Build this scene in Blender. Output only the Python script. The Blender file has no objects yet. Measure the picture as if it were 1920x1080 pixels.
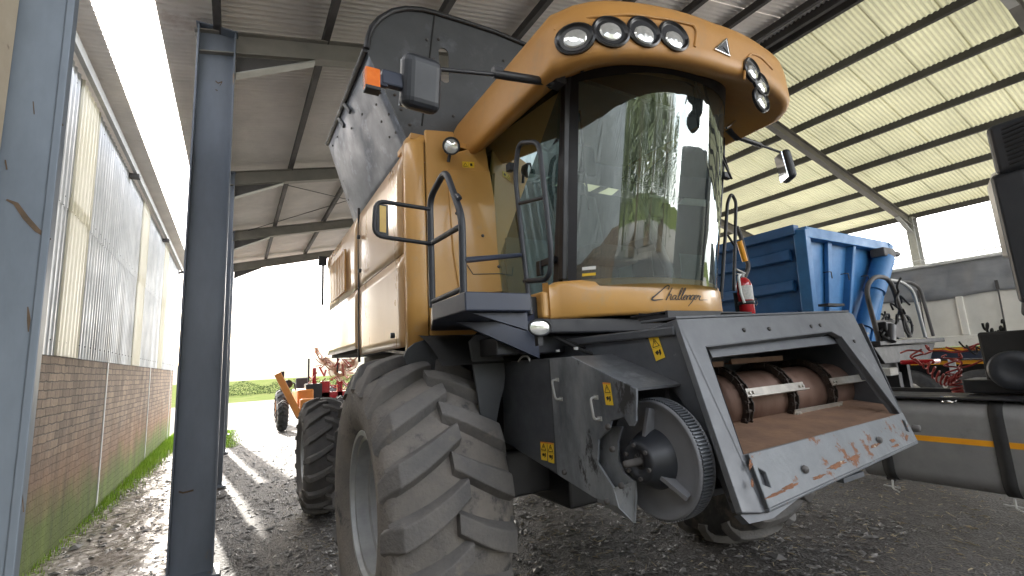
import bpy, bmesh, math, random
from mathutils import Vector, Matrix, noise
random.seed(7)
R = math.radians
S = bpy.context.scene
C = S.collection

# ------------------------------------------------------------------ camera
F, CH = 865.0, 1.72                      # focal length in px of a 1920 wide picture, eye height
_Y = Vector((-523/F, 169/F, 1)).normalized()
_Z = Vector(((658-960)/F, (-4825-540)/F, 1)).normalized()
_Z = (_Z - _Y*_Z.dot(_Y)).normalized()
_X = _Y.cross(_Z)
if _X.x < 0: _X = -_X
# world axes seen in camera coordinates (x right, y down, z forward)
right = Vector((_X.x, _Y.x, _Z.x)); down = Vector((_X.y, _Y.y, _Z.y)); fwd = Vector((_X.z, _Y.z, _Z.z))
cam = bpy.data.cameras.new('camera'); cam_o = bpy.data.objects.new('camera', cam); C.objects.link(cam_o)
cam.sensor_width = 36; cam.lens = F/1920*36; cam.clip_end = 5000; cam.clip_start = 0.05
up = -down; back = -fwd
cam_o.matrix_world = Matrix(((right.x, up.x, back.x, 0), (right.y, up.y, back.y, 0), (right.z, up.z, back.z, CH), (0, 0, 0, 1)))
S.camera = cam_o

# ------------------------------------------------------------------ sky, sun, exposure
SUN_EL, SUN_AZ = 31.0, -7.0              # azimuth measured from +Y towards +X
w = bpy.data.worlds.new('World'); S.world = w; w.use_nodes = True
nt = w.node_tree; nt.nodes.clear()
sk = nt.nodes.new('ShaderNodeTexSky'); sk.sky_type = 'NISHITA'; sk.sun_disc = False
sk.sun_elevation = R(SUN_EL); sk.sun_rotation = R(SUN_AZ); sk.air_density = 1.0; sk.dust_density = 3.0; sk.ozone_density = 1.0
bg = nt.nodes.new('ShaderNodeBackground'); bg.inputs[1].default_value = 0.15
wo = nt.nodes.new('ShaderNodeOutputWorld')
tcw = nt.nodes.new('ShaderNodeTexCoord'); mpw = nt.nodes.new('ShaderNodeMapping'); mpw.inputs['Scale'].default_value = (1, 1, 2.6)
nzw = nt.nodes.new('ShaderNodeTexNoise'); nzw.inputs['Scale'].default_value = 2.2; nzw.inputs['Detail'].default_value = 8; nzw.inputs['Roughness'].default_value = .6
rw = nt.nodes.new('ShaderNodeMapRange'); rw.inputs[1].default_value = .34; rw.inputs[2].default_value = .56; rw.inputs[4].default_value = .92
mxw = nt.nodes.new('ShaderNodeMix'); mxw.data_type = 'RGBA'; mxw.inputs[7].default_value = (9.5, 9.3, 9.1, 1)
nt.links.new(tcw.outputs['Generated'], mpw.inputs[0]); nt.links.new(mpw.outputs[0], nzw.inputs['Vector']); nt.links.new(nzw.outputs[0], rw.inputs[0])
nt.links.new(rw.outputs[0], mxw.inputs[0]); nt.links.new(sk.outputs[0], mxw.inputs[6]); nt.links.new(mxw.outputs[2], bg.inputs[0]); nt.links.new(bg.outputs[0], wo.inputs[0])
sd = Vector((math.sin(R(SUN_AZ))*math.cos(R(SUN_EL)), math.cos(R(SUN_AZ))*math.cos(R(SUN_EL)), math.sin(R(SUN_EL))))
sl = bpy.data.lights.new('sun', 'SUN'); sl.energy = 2.2; sl.angle = R(1.0); sl.color = (1, .95, .86)
so = bpy.data.objects.new('sun', sl); C.objects.link(so)
so.rotation_euler = sd.to_track_quat('Z', 'Y').to_euler()
S.view_settings.view_transform = 'Standard'; S.view_settings.look = 'None'
S.view_settings.exposure = 2.85; S.view_settings.gamma = 1

# ------------------------------------------------------------------ the combine's own frame
MA = R(1.0); MO = Vector((2.52, 3.1, 0))
MR = Matrix.Rotation(-MA, 3, 'Z')
def ray(x, y):
    a, b = (x-960)/F, (y-540)/F
    return right*a + down*b + fwd
def PW(x, y, ax, val):                   # a measured point of the photo on a world plane (axis = value)
    d = ray(x, y); o = Vector((0, 0, CH)); t = (val-o[ax])/d[ax]; return o+d*t
def PM(x, y, ax, val):                   # the same on a plane of the combine's frame
    d = MR.transposed() @ ray(x, y); o = MR.transposed() @ (Vector((0, 0, CH))-MO)
    t = (val-o[ax])/d[ax]; return o+d*t
def PN(x, y, nrm, k):                    # on the plane nrm.p = k of the combine's frame
    d = MR.transposed() @ ray(x, y); o = MR.transposed() @ (Vector((0, 0, CH))-MO)
    nrm = Vector(nrm); t = (k-nrm.dot(o))/nrm.dot(d); return o+d*t

# ------------------------------------------------------------------ materials
MATS = {}
def mat(name, c1, c2=None, rough=.5, metal=0, scale=6, bump=0, bscale=40, wear=None, wscale=3, wth=.6, wsoft=.08,
        rvar=0, coat=0, stretch=(1, 1, 1), detail=6, spec=.5, wrough=None):
    m = bpy.data.materials.new(name); m.use_nodes = True; n = m.node_tree; N = n.nodes; L = n.links
    p = N['Principled BSDF']; p.inputs['Roughness'].default_value = rough; p.inputs['Metallic'].default_value = metal
    p.inputs['Coat Weight'].default_value = coat; p.inputs['Coat Roughness'].default_value = .08
    p.inputs['Specular IOR Level'].default_value = spec
    tc = N.new('ShaderNodeTexCoord'); mp = N.new('ShaderNodeMapping'); mp.inputs['Scale'].default_value = stretch
    L.new(tc.outputs['Object'], mp.inputs[0])
    c2 = c2 or tuple(x*.8 for x in c1)
    nz = N.new('ShaderNodeTexNoise'); nz.inputs['Scale'].default_value = scale; nz.inputs['Detail'].default_value = detail
    nz.inputs['Roughness'].default_value = .65
    L.new(mp.outputs[0], nz.inputs['Vector'])
    rp = N.new('ShaderNodeValToRGB'); rp.color_ramp.elements[0].position = .32; rp.color_ramp.elements[1].position = .68
    rp.color_ramp.elements[0].color = (*c1, 1); rp.color_ramp.elements[1].color = (*c2, 1)
    L.new(nz.outputs[0], rp.inputs[0]); col = rp.outputs[0]
    if rvar:
        mr = N.new('ShaderNodeMapRange'); mr.inputs[1].default_value = .3; mr.inputs[2].default_value = .7
        mr.inputs[3].default_value = rough; mr.inputs[4].default_value = min(1, rough+rvar)
        L.new(nz.outputs[0], mr.inputs[0]); L.new(mr.outputs[0], p.inputs['Roughness'])
    if wear:
        n2 = N.new('ShaderNodeTexNoise'); n2.inputs['Scale'].default_value = wscale; n2.inputs['Detail'].default_value = 9
        n2.inputs['Roughness'].default_value = .7; L.new(mp.outputs[0], n2.inputs['Vector'])
        r2 = N.new('ShaderNodeMapRange'); r2.inputs[1].default_value = wth; r2.inputs[2].default_value = wth+wsoft
        L.new(n2.outputs[0], r2.inputs[0])
        mx = N.new('ShaderNodeMix'); mx.data_type = 'RGBA'; L.new(r2.outputs[0], mx.inputs[0])
        L.new(col, mx.inputs[6]); mx.inputs[7].default_value = (*wear, 1); col = mx.outputs[2]
        if wrough is not None and not rvar:
            m3 = N.new('ShaderNodeMapRange'); m3.inputs[3].default_value = rough; m3.inputs[4].default_value = wrough
            L.new(r2.outputs[0], m3.inputs[0]); L.new(m3.outputs[0], p.inputs['Roughness'])
    L.new(col, p.inputs['Base Color'])
    if bump:
        n3 = N.new('ShaderNodeTexNoise'); n3.inputs['Scale'].default_value = bscale; n3.inputs['Detail'].default_value = 4
        L.new(mp.outputs[0], n3.inputs['Vector'])
        b = N.new('ShaderNodeBump'); b.inputs['Strength'].default_value = bump; b.inputs['Distance'].default_value = .01
        L.new(n3.outputs[0], b.inputs['Height']); L.new(b.outputs[0], p.inputs['Normal'])
    MATS[name] = m; return m
mat('gold', (.56, .30, .08), (.50, .265, .07), rough=.32, scale=1.6, coat=.3, rvar=.2, wear=(.40, .29, .16), wscale=5, wth=.54, wsoft=.3, detail=10)
mat('gold_roof', (.47, .235, .06), (.42, .205, .052), rough=.42, scale=2, wear=(.34, .22, .11), wscale=4, wth=.54, wsoft=.3, rvar=.2, detail=10)
mat('side_paint', (.50, .29, .12), (.43, .26, .12), rough=.24, scale=1.4, coat=.35, rvar=.12, wear=(.36, .24, .13), wscale=4, wth=.6, wsoft=.3, stretch=(1, 1, .4))
mat('tank_grey', (.07, .074, .08), (.05, .053, .058), rough=.42, scale=2.5, wear=(.14, .15, .175), wscale=4, wth=.56, wsoft=.25, rvar=.2)
mat('tank_sheet', (.16, .175, .2), (.12, .13, .15), rough=.34, scale=3, wear=(.28, .31, .37), wscale=5, wth=.55, wsoft=.2, rvar=.25, metal=.35, bump=.25, bscale=3)
mat('machine_grey', (.10, .108, .12), (.07, .076, .088), rough=.36, scale=4, rvar=.2, wear=(.26, .28, .31), wscale=6, wth=.66, wsoft=.1, metal=.2)
mat('worn_grey', (.32, .34, .36), (.085, .095, .11), rough=.42, scale=3.2, rvar=.2, wear=(.04, .04, .042), wscale=6, wth=.585, wsoft=.05, stretch=(1, 1, .5), metal=.3, detail=10)
mat('pulley_grey', (.16, .165, .18), (.125, .13, .14), rough=.42, scale=4, rvar=.2)
mat('pale_grey', (.115, .122, .132), (.085, .09, .10), rough=.34, scale=5, rvar=.2, wear=(.24, .25, .26), wscale=4, wth=.6, wsoft=.12, metal=.2)
mat('rust_edge', (.15, .163, .175), (.10, .11, .122), rough=.45, scale=4, wear=(.17, .08, .045), wscale=6, wth=.575, wsoft=.04, wrough=.9, metal=.1, bump=.3, bscale=20)
mat('chipped', (.20, .085, .04), (.12, .055, .03), rough=.85, scale=18, wear=(.42, .38, .3), wscale=14, wth=.60, wsoft=.05, bump=.6, bscale=60)
mat('rust', (.20, .115, .07), (.13, .075, .048), rough=.7, scale=7, rvar=.2, bump=.2, bscale=40, wear=(.30, .20, .15), wscale=5, wth=.6, wsoft=.2)
mat('rust_drum', (.11, .06, .042), (.17, .105, .08), rough=.45, scale=6, rvar=.2, metal=.4, stretch=(3, 1, 1), wear=(.12, .06, .05), wscale=6, wth=.62, wsoft=.2)
mat('chain', (.03, .028, .026), (.07, .05, .04), rough=.5, scale=30, metal=.5)
mat('slat', (.55, .52, .47), (.38, .36, .33), rough=.35, scale=14, metal=.6)
mat('navy', (.016, .022, .042), (.026, .034, .06), rough=.35, scale=5, rvar=.2)
mat('black_paint', (.012, .013, .016), (.02, .02, .024), rough=.35, scale=8, rvar=.25)
mat('black_rough', (.011, .011, .012), (.02, .02, .02), rough=.8, scale=8)
mat('plastic_dark', (.024, .027, .034), (.018, .021, .027), rough=.42, scale=8, rvar=.1)
mat('steel_blue', (.165, .19, .235), (.125, .145, .18), rough=.42, scale=3, rvar=.2, wear=(.20, .16, .12), wscale=3.0, wth=.655, wsoft=.05, bump=.1, bscale=30, stretch=(1, 1, .35))
mat('steel_near', (.185, .22, .26), (.12, .145, .175), rough=.35, scale=3.5, rvar=.25, wear=(.09, .075, .06), wscale=4.5, wth=.70, wsoft=.04, metal=.2, bump=.15, bscale=16, stretch=(1, 1, .35))
mat('scratch', (.06, .045, .03), (.12, .08, .05), rough=.9, scale=30)
mat('tan_flange', (.42, .36, .27), (.33, .27, .19), rough=.6, scale=4, wear=(.14, .1, .07), wscale=5, wth=.66, wsoft=.05)
mat('rafter_paint', (.24, .225, .20), (.18, .17, .155), rough=.6, scale=3)
mat('steel_dark', (.085, .08, .078), (.06, .056, .055), rough=.6, scale=3, rvar=.2)
mat('steel_light', (.42, .42, .40), (.33, .33, .32), rough=.5, scale=6)
mat('galv', (.60, .61, .62), (.46, .475, .49), rough=.38, scale=2.5, metal=.3, rvar=.2)
mat('roof_left', (.78, .74, .70), (.62, .59, .56), rough=.4, scale=1.5, metal=.1, rvar=.2, wear=(.3, .17, .12), wscale=.8, wth=.64, wsoft=.2)
mat('rubber', (.05, .05, .052), (.034, .034, .036), rough=.75, scale=7, wear=(.17, .14, .115), wscale=2.6, wth=.50, wsoft=.22, bump=.35, bscale=60, rvar=.15)
mat('rubber_dusty', (.115, .11, .105), (.225, .20, .175), rough=.85, scale=3, wear=(.06, .06, .062), wscale=7, wth=.55, wsoft=.12, bump=.5, bscale=55, detail=10)
mat('rubber_lug', (.105, .103, .102), (.165, .153, .142), rough=.8, scale=5, wear=(.20, .175, .15), wscale=9, wth=.6, wsoft=.12, bump=.5, bscale=50, detail=10)
mat('rubber_rear', (.085, .082, .082), (.12, .11, .105), rough=.75, scale=6, bump=.3, bscale=50)
mat('rim_silver', (.42, .43, .43), (.32, .325, .33), rough=.38, scale=5, metal=.5, rvar=.2)
mat('sticker_yellow', (.78, .52, .03), (.72, .47, .03), rough=.4)
mat('sticker_orange', (.75, .25, .04), rough=.4)
mat('ink', (.015, .012, .01), rough=.5)
mat('white', (.75, .75, .73), (.65, .65, .63), rough=.5)
mat('amber', (.75, .16, .02), (.85, .22, .03), rough=.2, coat=1, scale=30)
mat('amber_plate', (.55, .36, .06), (.48, .3, .05), rough=.35, scale=20)
mat('lamp_lens', (.62, .64, .62), (.8, .8, .78), rough=.12, metal=.6, scale=30, coat=1)
mat('lamp_hood', (.01, .01, .012), rough=.3)
mat('chrome', (.7, .7, .7), rough=.12, metal=1)
mat('mirror_glass', (.6, .62, .64), (.65, .66, .68), rough=.04, metal=1)
mat('red', (.42, .012, .02), (.36, .01, .016), rough=.25, coat=.6)
mat('red_old', (.34, .03, .025), (.24, .03, .025), rough=.5, scale=12)
mat('label_paper', (.62, .6, .55), (.4, .4, .4), rough=.6, scale=60)
mat('blue_shaded', (.016, .095, .25), (.012, .07, .19), rough=.4, scale=3, rvar=.2, wear=(.04, .09, .15), wscale=4, wth=.6, wsoft=.15)  # tipper blue darkened: the shade on its side is put into the colour
mat('blue_lit', (.04, .175, .40), (.03, .13, .30), rough=.4, scale=3, rvar=.2, wear=(.2, .2, .2), wscale=5, wth=.66, wsoft=.08)  # lighter copy of the tipper blue for the lit front
mat('cream', (.76, .74, .68), (.66, .64, .58), rough=.5, scale=3, rvar=.2, wear=(.33, .29, .23), wscale=4, wth=.6, wsoft=.2)
mat('tarp', (.30, .305, .315), (.19, .195, .205), rough=.32, scale=3, bump=.9, bscale=4, stretch=(1, .4, 1))
mat('tank_alu', (.33, .33, .33), (.26, .26, .265), rough=.45, scale=3, metal=.5, rvar=.2, wear=(.17, .16, .15), wscale=3, wth=.6, wsoft=.2)
mat('reflector_orange', (.85, .38, .02), (.8, .33, .02), rough=.35)
mat('orange_machine', (.62, .24, .05), (.5, .19, .05), rough=.5, scale=5)
mat('rake_disc', (.42, .22, .13), (.34, .18, .10), rough=.6, scale=12)
mat('bark', (.12, .09, .06), (.08, .06, .04), rough=.9, scale=12, bump=.6)
mat('leaf', (.11, .13, .055), (.04, .055, .022), rough=.6, scale=.8)
mat('leaf_far', (.022, .036, .014), (.015, .025, .01), rough=.9, spec=0, scale=2)
mat('moss_grass', (.20, .36, .02), (.34, .48, .05), rough=.7, scale=1.5)
mat('straw', (.30, .25, .16), (.18, .145, .10), rough=.7, scale=2)
mat('stone_chip', (.06, .057, .057), (.22, .21, .20), rough=.5, scale=1.5, spec=.7)
mat('seat', (.035, .036, .04), (.05, .05, .055), rough=.8, scale=10)
mat('cab_trim', (.27, .28, .28), (.22, .23, .23), rough=.6, scale=5)

def nodes(name):
    m = bpy.data.materials.new(name); m.use_nodes = True; MATS[name] = m
    return m, m.node_tree, m.node_tree.nodes, m.node_tree.links, m.node_tree.nodes['Principled BSDF']
# sheet that reflects and lets some light through
def translucent(name, c1, c2, k, rough=.4):
    m, n, N, L, p = nodes(name)
    p.inputs['Roughness'].default_value = rough
    tc = N.new('ShaderNodeTexCoord'); nz = N.new('ShaderNodeTexNoise'); nz.inputs['Scale'].default_value = .6; nz.inputs['Detail'].default_value = 6
    L.new(tc.outputs['Object'], nz.inputs['Vector'])
    rp = N.new('ShaderNodeValToRGB'); rp.color_ramp.elements[0].position = .35; rp.color_ramp.elements[1].position = .65
    rp.color_ramp.elements[0].color = (*c1, 1); rp.color_ramp.elements[1].color = (*c2, 1)
    L.new(nz.outputs[0], rp.inputs[0]); L.new(rp.outputs[0], p.inputs['Base Color'])
    tr = N.new('ShaderNodeBsdfTranslucent'); L.new(rp.outputs[0], tr.inputs[0])
    mx = N.new('ShaderNodeMixShader'); mx.inputs[0].default_value = k
    L.new(p.outputs[0], mx.inputs[1]); L.new(tr.outputs[0], mx.inputs[2]); L.new(mx.outputs[0], N['Material Output'].inputs[0])
translucent('roof_right_bounce', (.66, .64, .43), (.50, .485, .32), .085)  # warm bounce from the ground outside put into the slope's yellow colour
translucent('clear_sheet', (.80, .77, .66), (.70, .67, .54), .45)
translucent('lamp_amber', (.9, .25, .02), (.9, .25, .02), .4, .15)
# glass
def glass(name, tint, refl, trans, gcol):
    m, n, N, L, p = nodes(name)
    N.remove(p)
    g = N.new('ShaderNodeBsdfGlossy'); g.inputs['Roughness'].default_value = .015; g.inputs[0].default_value = (*gcol, 1)
    t = N.new('ShaderNodeBsdfTransparent'); t.inputs[0].default_value = (*tint, 1)
    lw = N.new('ShaderNodeLayerWeight'); lw.inputs[0].default_value = refl
    mr = N.new('ShaderNodeMapRange'); mr.inputs[3].default_value = trans; mr.inputs[4].default_value = 1.0
    L.new(lw.outputs['Fresnel'], mr.inputs[0])
    mx = N.new('ShaderNodeMixShader'); L.new(mr.outputs[0], mx.inputs[0])
    L.new(t.outputs[0], mx.inputs[1]); L.new(g.outputs[0], mx.inputs[2])
    tc = N.new('ShaderNodeTexCoord'); nz = N.new('ShaderNodeTexNoise'); nz.inputs['Scale'].default_value = 2.5; nz.inputs['Detail'].default_value = 9; nz.inputs['Roughness'].default_value = .7
    L.new(tc.outputs['Object'], nz.inputs['Vector']); dm = N.new('ShaderNodeMapRange'); dm.inputs[1].default_value = .35; dm.inputs[2].default_value = .75; dm.inputs[3].default_value = .02; dm.inputs[4].default_value = .10
    L.new(nz.outputs[0], dm.inputs[0]); df = N.new('ShaderNodeBsdfDiffuse'); df.inputs[0].default_value = (.36, .42, .42, 1)
    m2 = N.new('ShaderNodeMixShader'); L.new(dm.outputs[0], m2.inputs[0]); L.new(mx.outputs[0], m2.inputs[1]); L.new(df.outputs[0], m2.inputs[2]); L.new(m2.outputs[0], N['Material Output'].inputs[0])
glass('windscreen_glass', (.56, .68, .65), .30, .16, (.84, .92, .90))
glass('door_glass', (.48, .60, .60), .30, .10, (.60, .74, .74))
# brick
def brick():
    m, n, N, L, p = nodes('brick'); p.inputs['Roughness'].default_value = .85
    tc = N.new('ShaderNodeTexCoord'); sp = N.new('ShaderNodeSeparateXYZ'); L.new(tc.outputs['Object'], sp.inputs[0])
    cb = N.new('ShaderNodeCombineXYZ'); L.new(sp.outputs[1], cb.inputs[0]); L.new(sp.outputs[2], cb.inputs[1])
    nw = N.new('ShaderNodeTexNoise'); nw.inputs['Scale'].default_value = 9; L.new(cb.outputs[0], nw.inputs['Vector'])
    vm = N.new('ShaderNodeVectorMath'); vm.operation = 'MULTIPLY_ADD'; vm.inputs[1].default_value = (.035, .035, 0)
    L.new(nw.outputs['Color'], vm.inputs[0]); L.new(cb.outputs[0], vm.inputs[2])
    b = N.new('ShaderNodeTexBrick'); b.inputs['Scale'].default_value = 1; b.inputs['Brick Width'].default_value = .25
    b.inputs['Row Height'].default_value = .086; b.inputs['Mortar Size'].default_value = .007; b.inputs['Mortar Smooth'].default_value = .4
    b.inputs['Color1'].default_value = (.36, .26, .18, 1); b.inputs['Color2'].default_value = (.23, .165, .12, 1); b.inputs['Mortar'].default_value = (.12, .095, .075, 1)
    L.new(vm.outputs[0], b.inputs['Vector'])
    # reddish damp band low down, green algae at the foot
    nz = N.new('ShaderNodeTexNoise'); nz.inputs['Scale'].default_value = 1.6; nz.inputs['Detail'].default_value = 8; L.new(tc.outputs['Object'], nz.inputs['Vector'])
    def band(z0, z1, amt):
        a = N.new('ShaderNodeMath'); a.operation = 'MULTIPLY_ADD'; a.inputs[1].default_value = amt; L.new(nz.outputs[0], a.inputs[0]); L.new(sp.outputs[2], a.inputs[2])
        r = N.new('ShaderNodeMapRange'); r.inputs[1].default_value = z0; r.inputs[2].default_value = z1; r.inputs[3].default_value = 1; r.inputs[4].default_value = 0
        L.new(a.outputs[0], r.inputs[0]); return r.outputs[0]
    m1 = N.new('ShaderNodeMix'); m1.data_type = 'RGBA'; m1.blend_type = 'MIX'
    k = N.new('ShaderNodeMath'); k.operation = 'MULTIPLY'; k.inputs[1].default_value = .8; L.new(band(1.1, 1.7, .9), k.inputs[0])
    L.new(k.outputs[0], m1.inputs[0]); L.new(b.outputs[0], m1.inputs[6]); m1.inputs[7].default_value = (.26, .14, .07, 1)
    m2 = N.new('ShaderNodeMix'); m2.data_type = 'RGBA'; k2 = N.new('ShaderNodeMath'); k2.operation = 'MULTIPLY'; k2.inputs[1].default_value = .85
    L.new(band(.72, 1.15, .8), k2.inputs[0]); L.new(k2.outputs[0], m2.inputs[0]); L.new(m1.outputs[2], m2.inputs[6]); m2.inputs[7].default_value = (.10, .17, .015, 1)
    ms = N.new('ShaderNodeMapping'); ms.inputs['Scale'].default_value = (1, 3.2, .5); L.new(tc.outputs['Object'], ms.inputs[0])
    ns = N.new('ShaderNodeTexNoise'); ns.inputs['Scale'].default_value = 1.4; ns.inputs['Detail'].default_value = 10; ns.inputs['Roughness'].default_value = .7; L.new(ms.outputs[0], ns.inputs['Vector'])
    rs = N.new('ShaderNodeMapRange'); rs.inputs[1].default_value = .35; rs.inputs[2].default_value = .7; rs.inputs[3].default_value = .62; rs.inputs[4].default_value = 1.25; L.new(ns.outputs[0], rs.inputs[0])
    m3 = N.new('ShaderNodeMix'); m3.data_type = 'RGBA'; m3.blend_type = 'MULTIPLY'; m3.inputs[0].default_value = 1; L.new(m2.outputs[2], m3.inputs[6]); L.new(rs.outputs[0], m3.inputs[7])
    L.new(m3.outputs[2], p.inputs['Base Color'])
    bp = N.new('ShaderNodeBump'); bp.inputs['Strength'].default_value = .8; bp.inputs['Distance'].default_value = .012; bp.invert = True
    L.new(b.outputs['Fac'], bp.inputs['Height'])
    b2 = N.new('ShaderNodeBump'); b2.inputs['Strength'].default_value = .5; b2.inputs['Distance'].default_value = .02
    n4 = N.new('ShaderNodeTexNoise'); n4.inputs['Scale'].default_value = 30; L.new(tc.outputs['Object'], n4.inputs['Vector'])
    L.new(n4.outputs[0], b2.inputs['Height']); L.new(bp.outputs[0], b2.inputs['Normal']); L.new(b2.outputs[0], p.inputs['Normal'])
brick()
# crushed, oily yard surface
def groundmat(name, c1, c2, c3, rough, bump, vs, wet=False):
    m, n, N, L, p = nodes(name); p.inputs['Roughness'].default_value = rough
    if rough > .85: p.inputs['Specular IOR Level'].default_value = 0
    tc = N.new('ShaderNodeTexCoord')
    v = N.new('ShaderNodeTexVoronoi'); v.inputs['Scale'].default_value = vs; L.new(tc.outputs['Object'], v.inputs['Vector'])
    nz = N.new('ShaderNodeTexNoise'); nz.inputs['Scale'].default_value = .5; nz.inputs['Detail'].default_value = 9; nz.inputs['Roughness'].default_value = .7; L.new(tc.outputs['Object'], nz.inputs['Vector'])
    rp = N.new('ShaderNodeValToRGB'); e = rp.color_ramp.elements; e[0].position = .2; e[1].position = .8; e[0].color = (*c1, 1); e[1].color = (*c2, 1)
    sx = N.new('ShaderNodeSeparateColor'); L.new(v.outputs['Color'], sx.inputs[0]); L.new(sx.outputs[0], rp.inputs[0])
    mx = N.new('ShaderNodeMix'); mx.data_type = 'RGBA'; mr = N.new('ShaderNodeMapRange'); mr.inputs[1].default_value = .4; mr.inputs[2].default_value = .65
    L.new(nz.outputs[0], mr.inputs[0]); L.new(mr.outputs[0], mx.inputs[0]); L.new(rp.outputs[0], mx.inputs[6]); mx.inputs[7].default_value = (*c3, 1)
    L.new(mx.outputs[2], p.inputs['Base Color'])
    n2 = N.new('ShaderNodeTexNoise'); n2.inputs['Scale'].default_value = 12; n2.inputs['Detail'].default_value = 8; L.new(tc.outputs['Object'], n2.inputs['Vector'])
    ad = N.new('ShaderNodeMath'); ad.operation = 'MULTIPLY_ADD'; ad.inputs[1].default_value = .6; L.new(v.outputs['Distance'], ad.inputs[0]); L.new(n2.outputs[0], ad.inputs[2])
    b = N.new('ShaderNodeBump'); b.inputs['Strength'].default_value = bump; b.inputs['Distance'].default_value = .03
    L.new(ad.outputs[0], b.inputs['Height']); L.new(b.outputs[0], p.inputs['Normal'])
    if wet:
        m4 = N.new('ShaderNodeMapRange'); m4.inputs[1].default_value = .42; m4.inputs[2].default_value = .58; m4.inputs[3].default_value = .10; m4.inputs[4].default_value = .42
        L.new(n2.outputs[0], m4.inputs[0]); L.new(m4.outputs[0], p.inputs['Roughness'])
groundmat('gravel', (.024, .022, .021), (.085, .077, .07), (.04, .034, .029), .7, .75, 55)
groundmat('yard', (.15, .14, .13), (.20, .185, .17), (.17, .16, .145), .9, .5, 14)
groundmat('wet_mud', (.22, .19, .165), (.30, .265, .235), (.15, .12, .10), .3, .45, 9, wet=True)
groundmat('field', (.05, .07, .02), (.07, .085, .028), (.085, .09, .04), .9, .3, 1.2)
groundmat('hill', (.16, .155, .12), (.19, .18, .14), (.13, .13, .11), .95, .2, .02)

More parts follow.
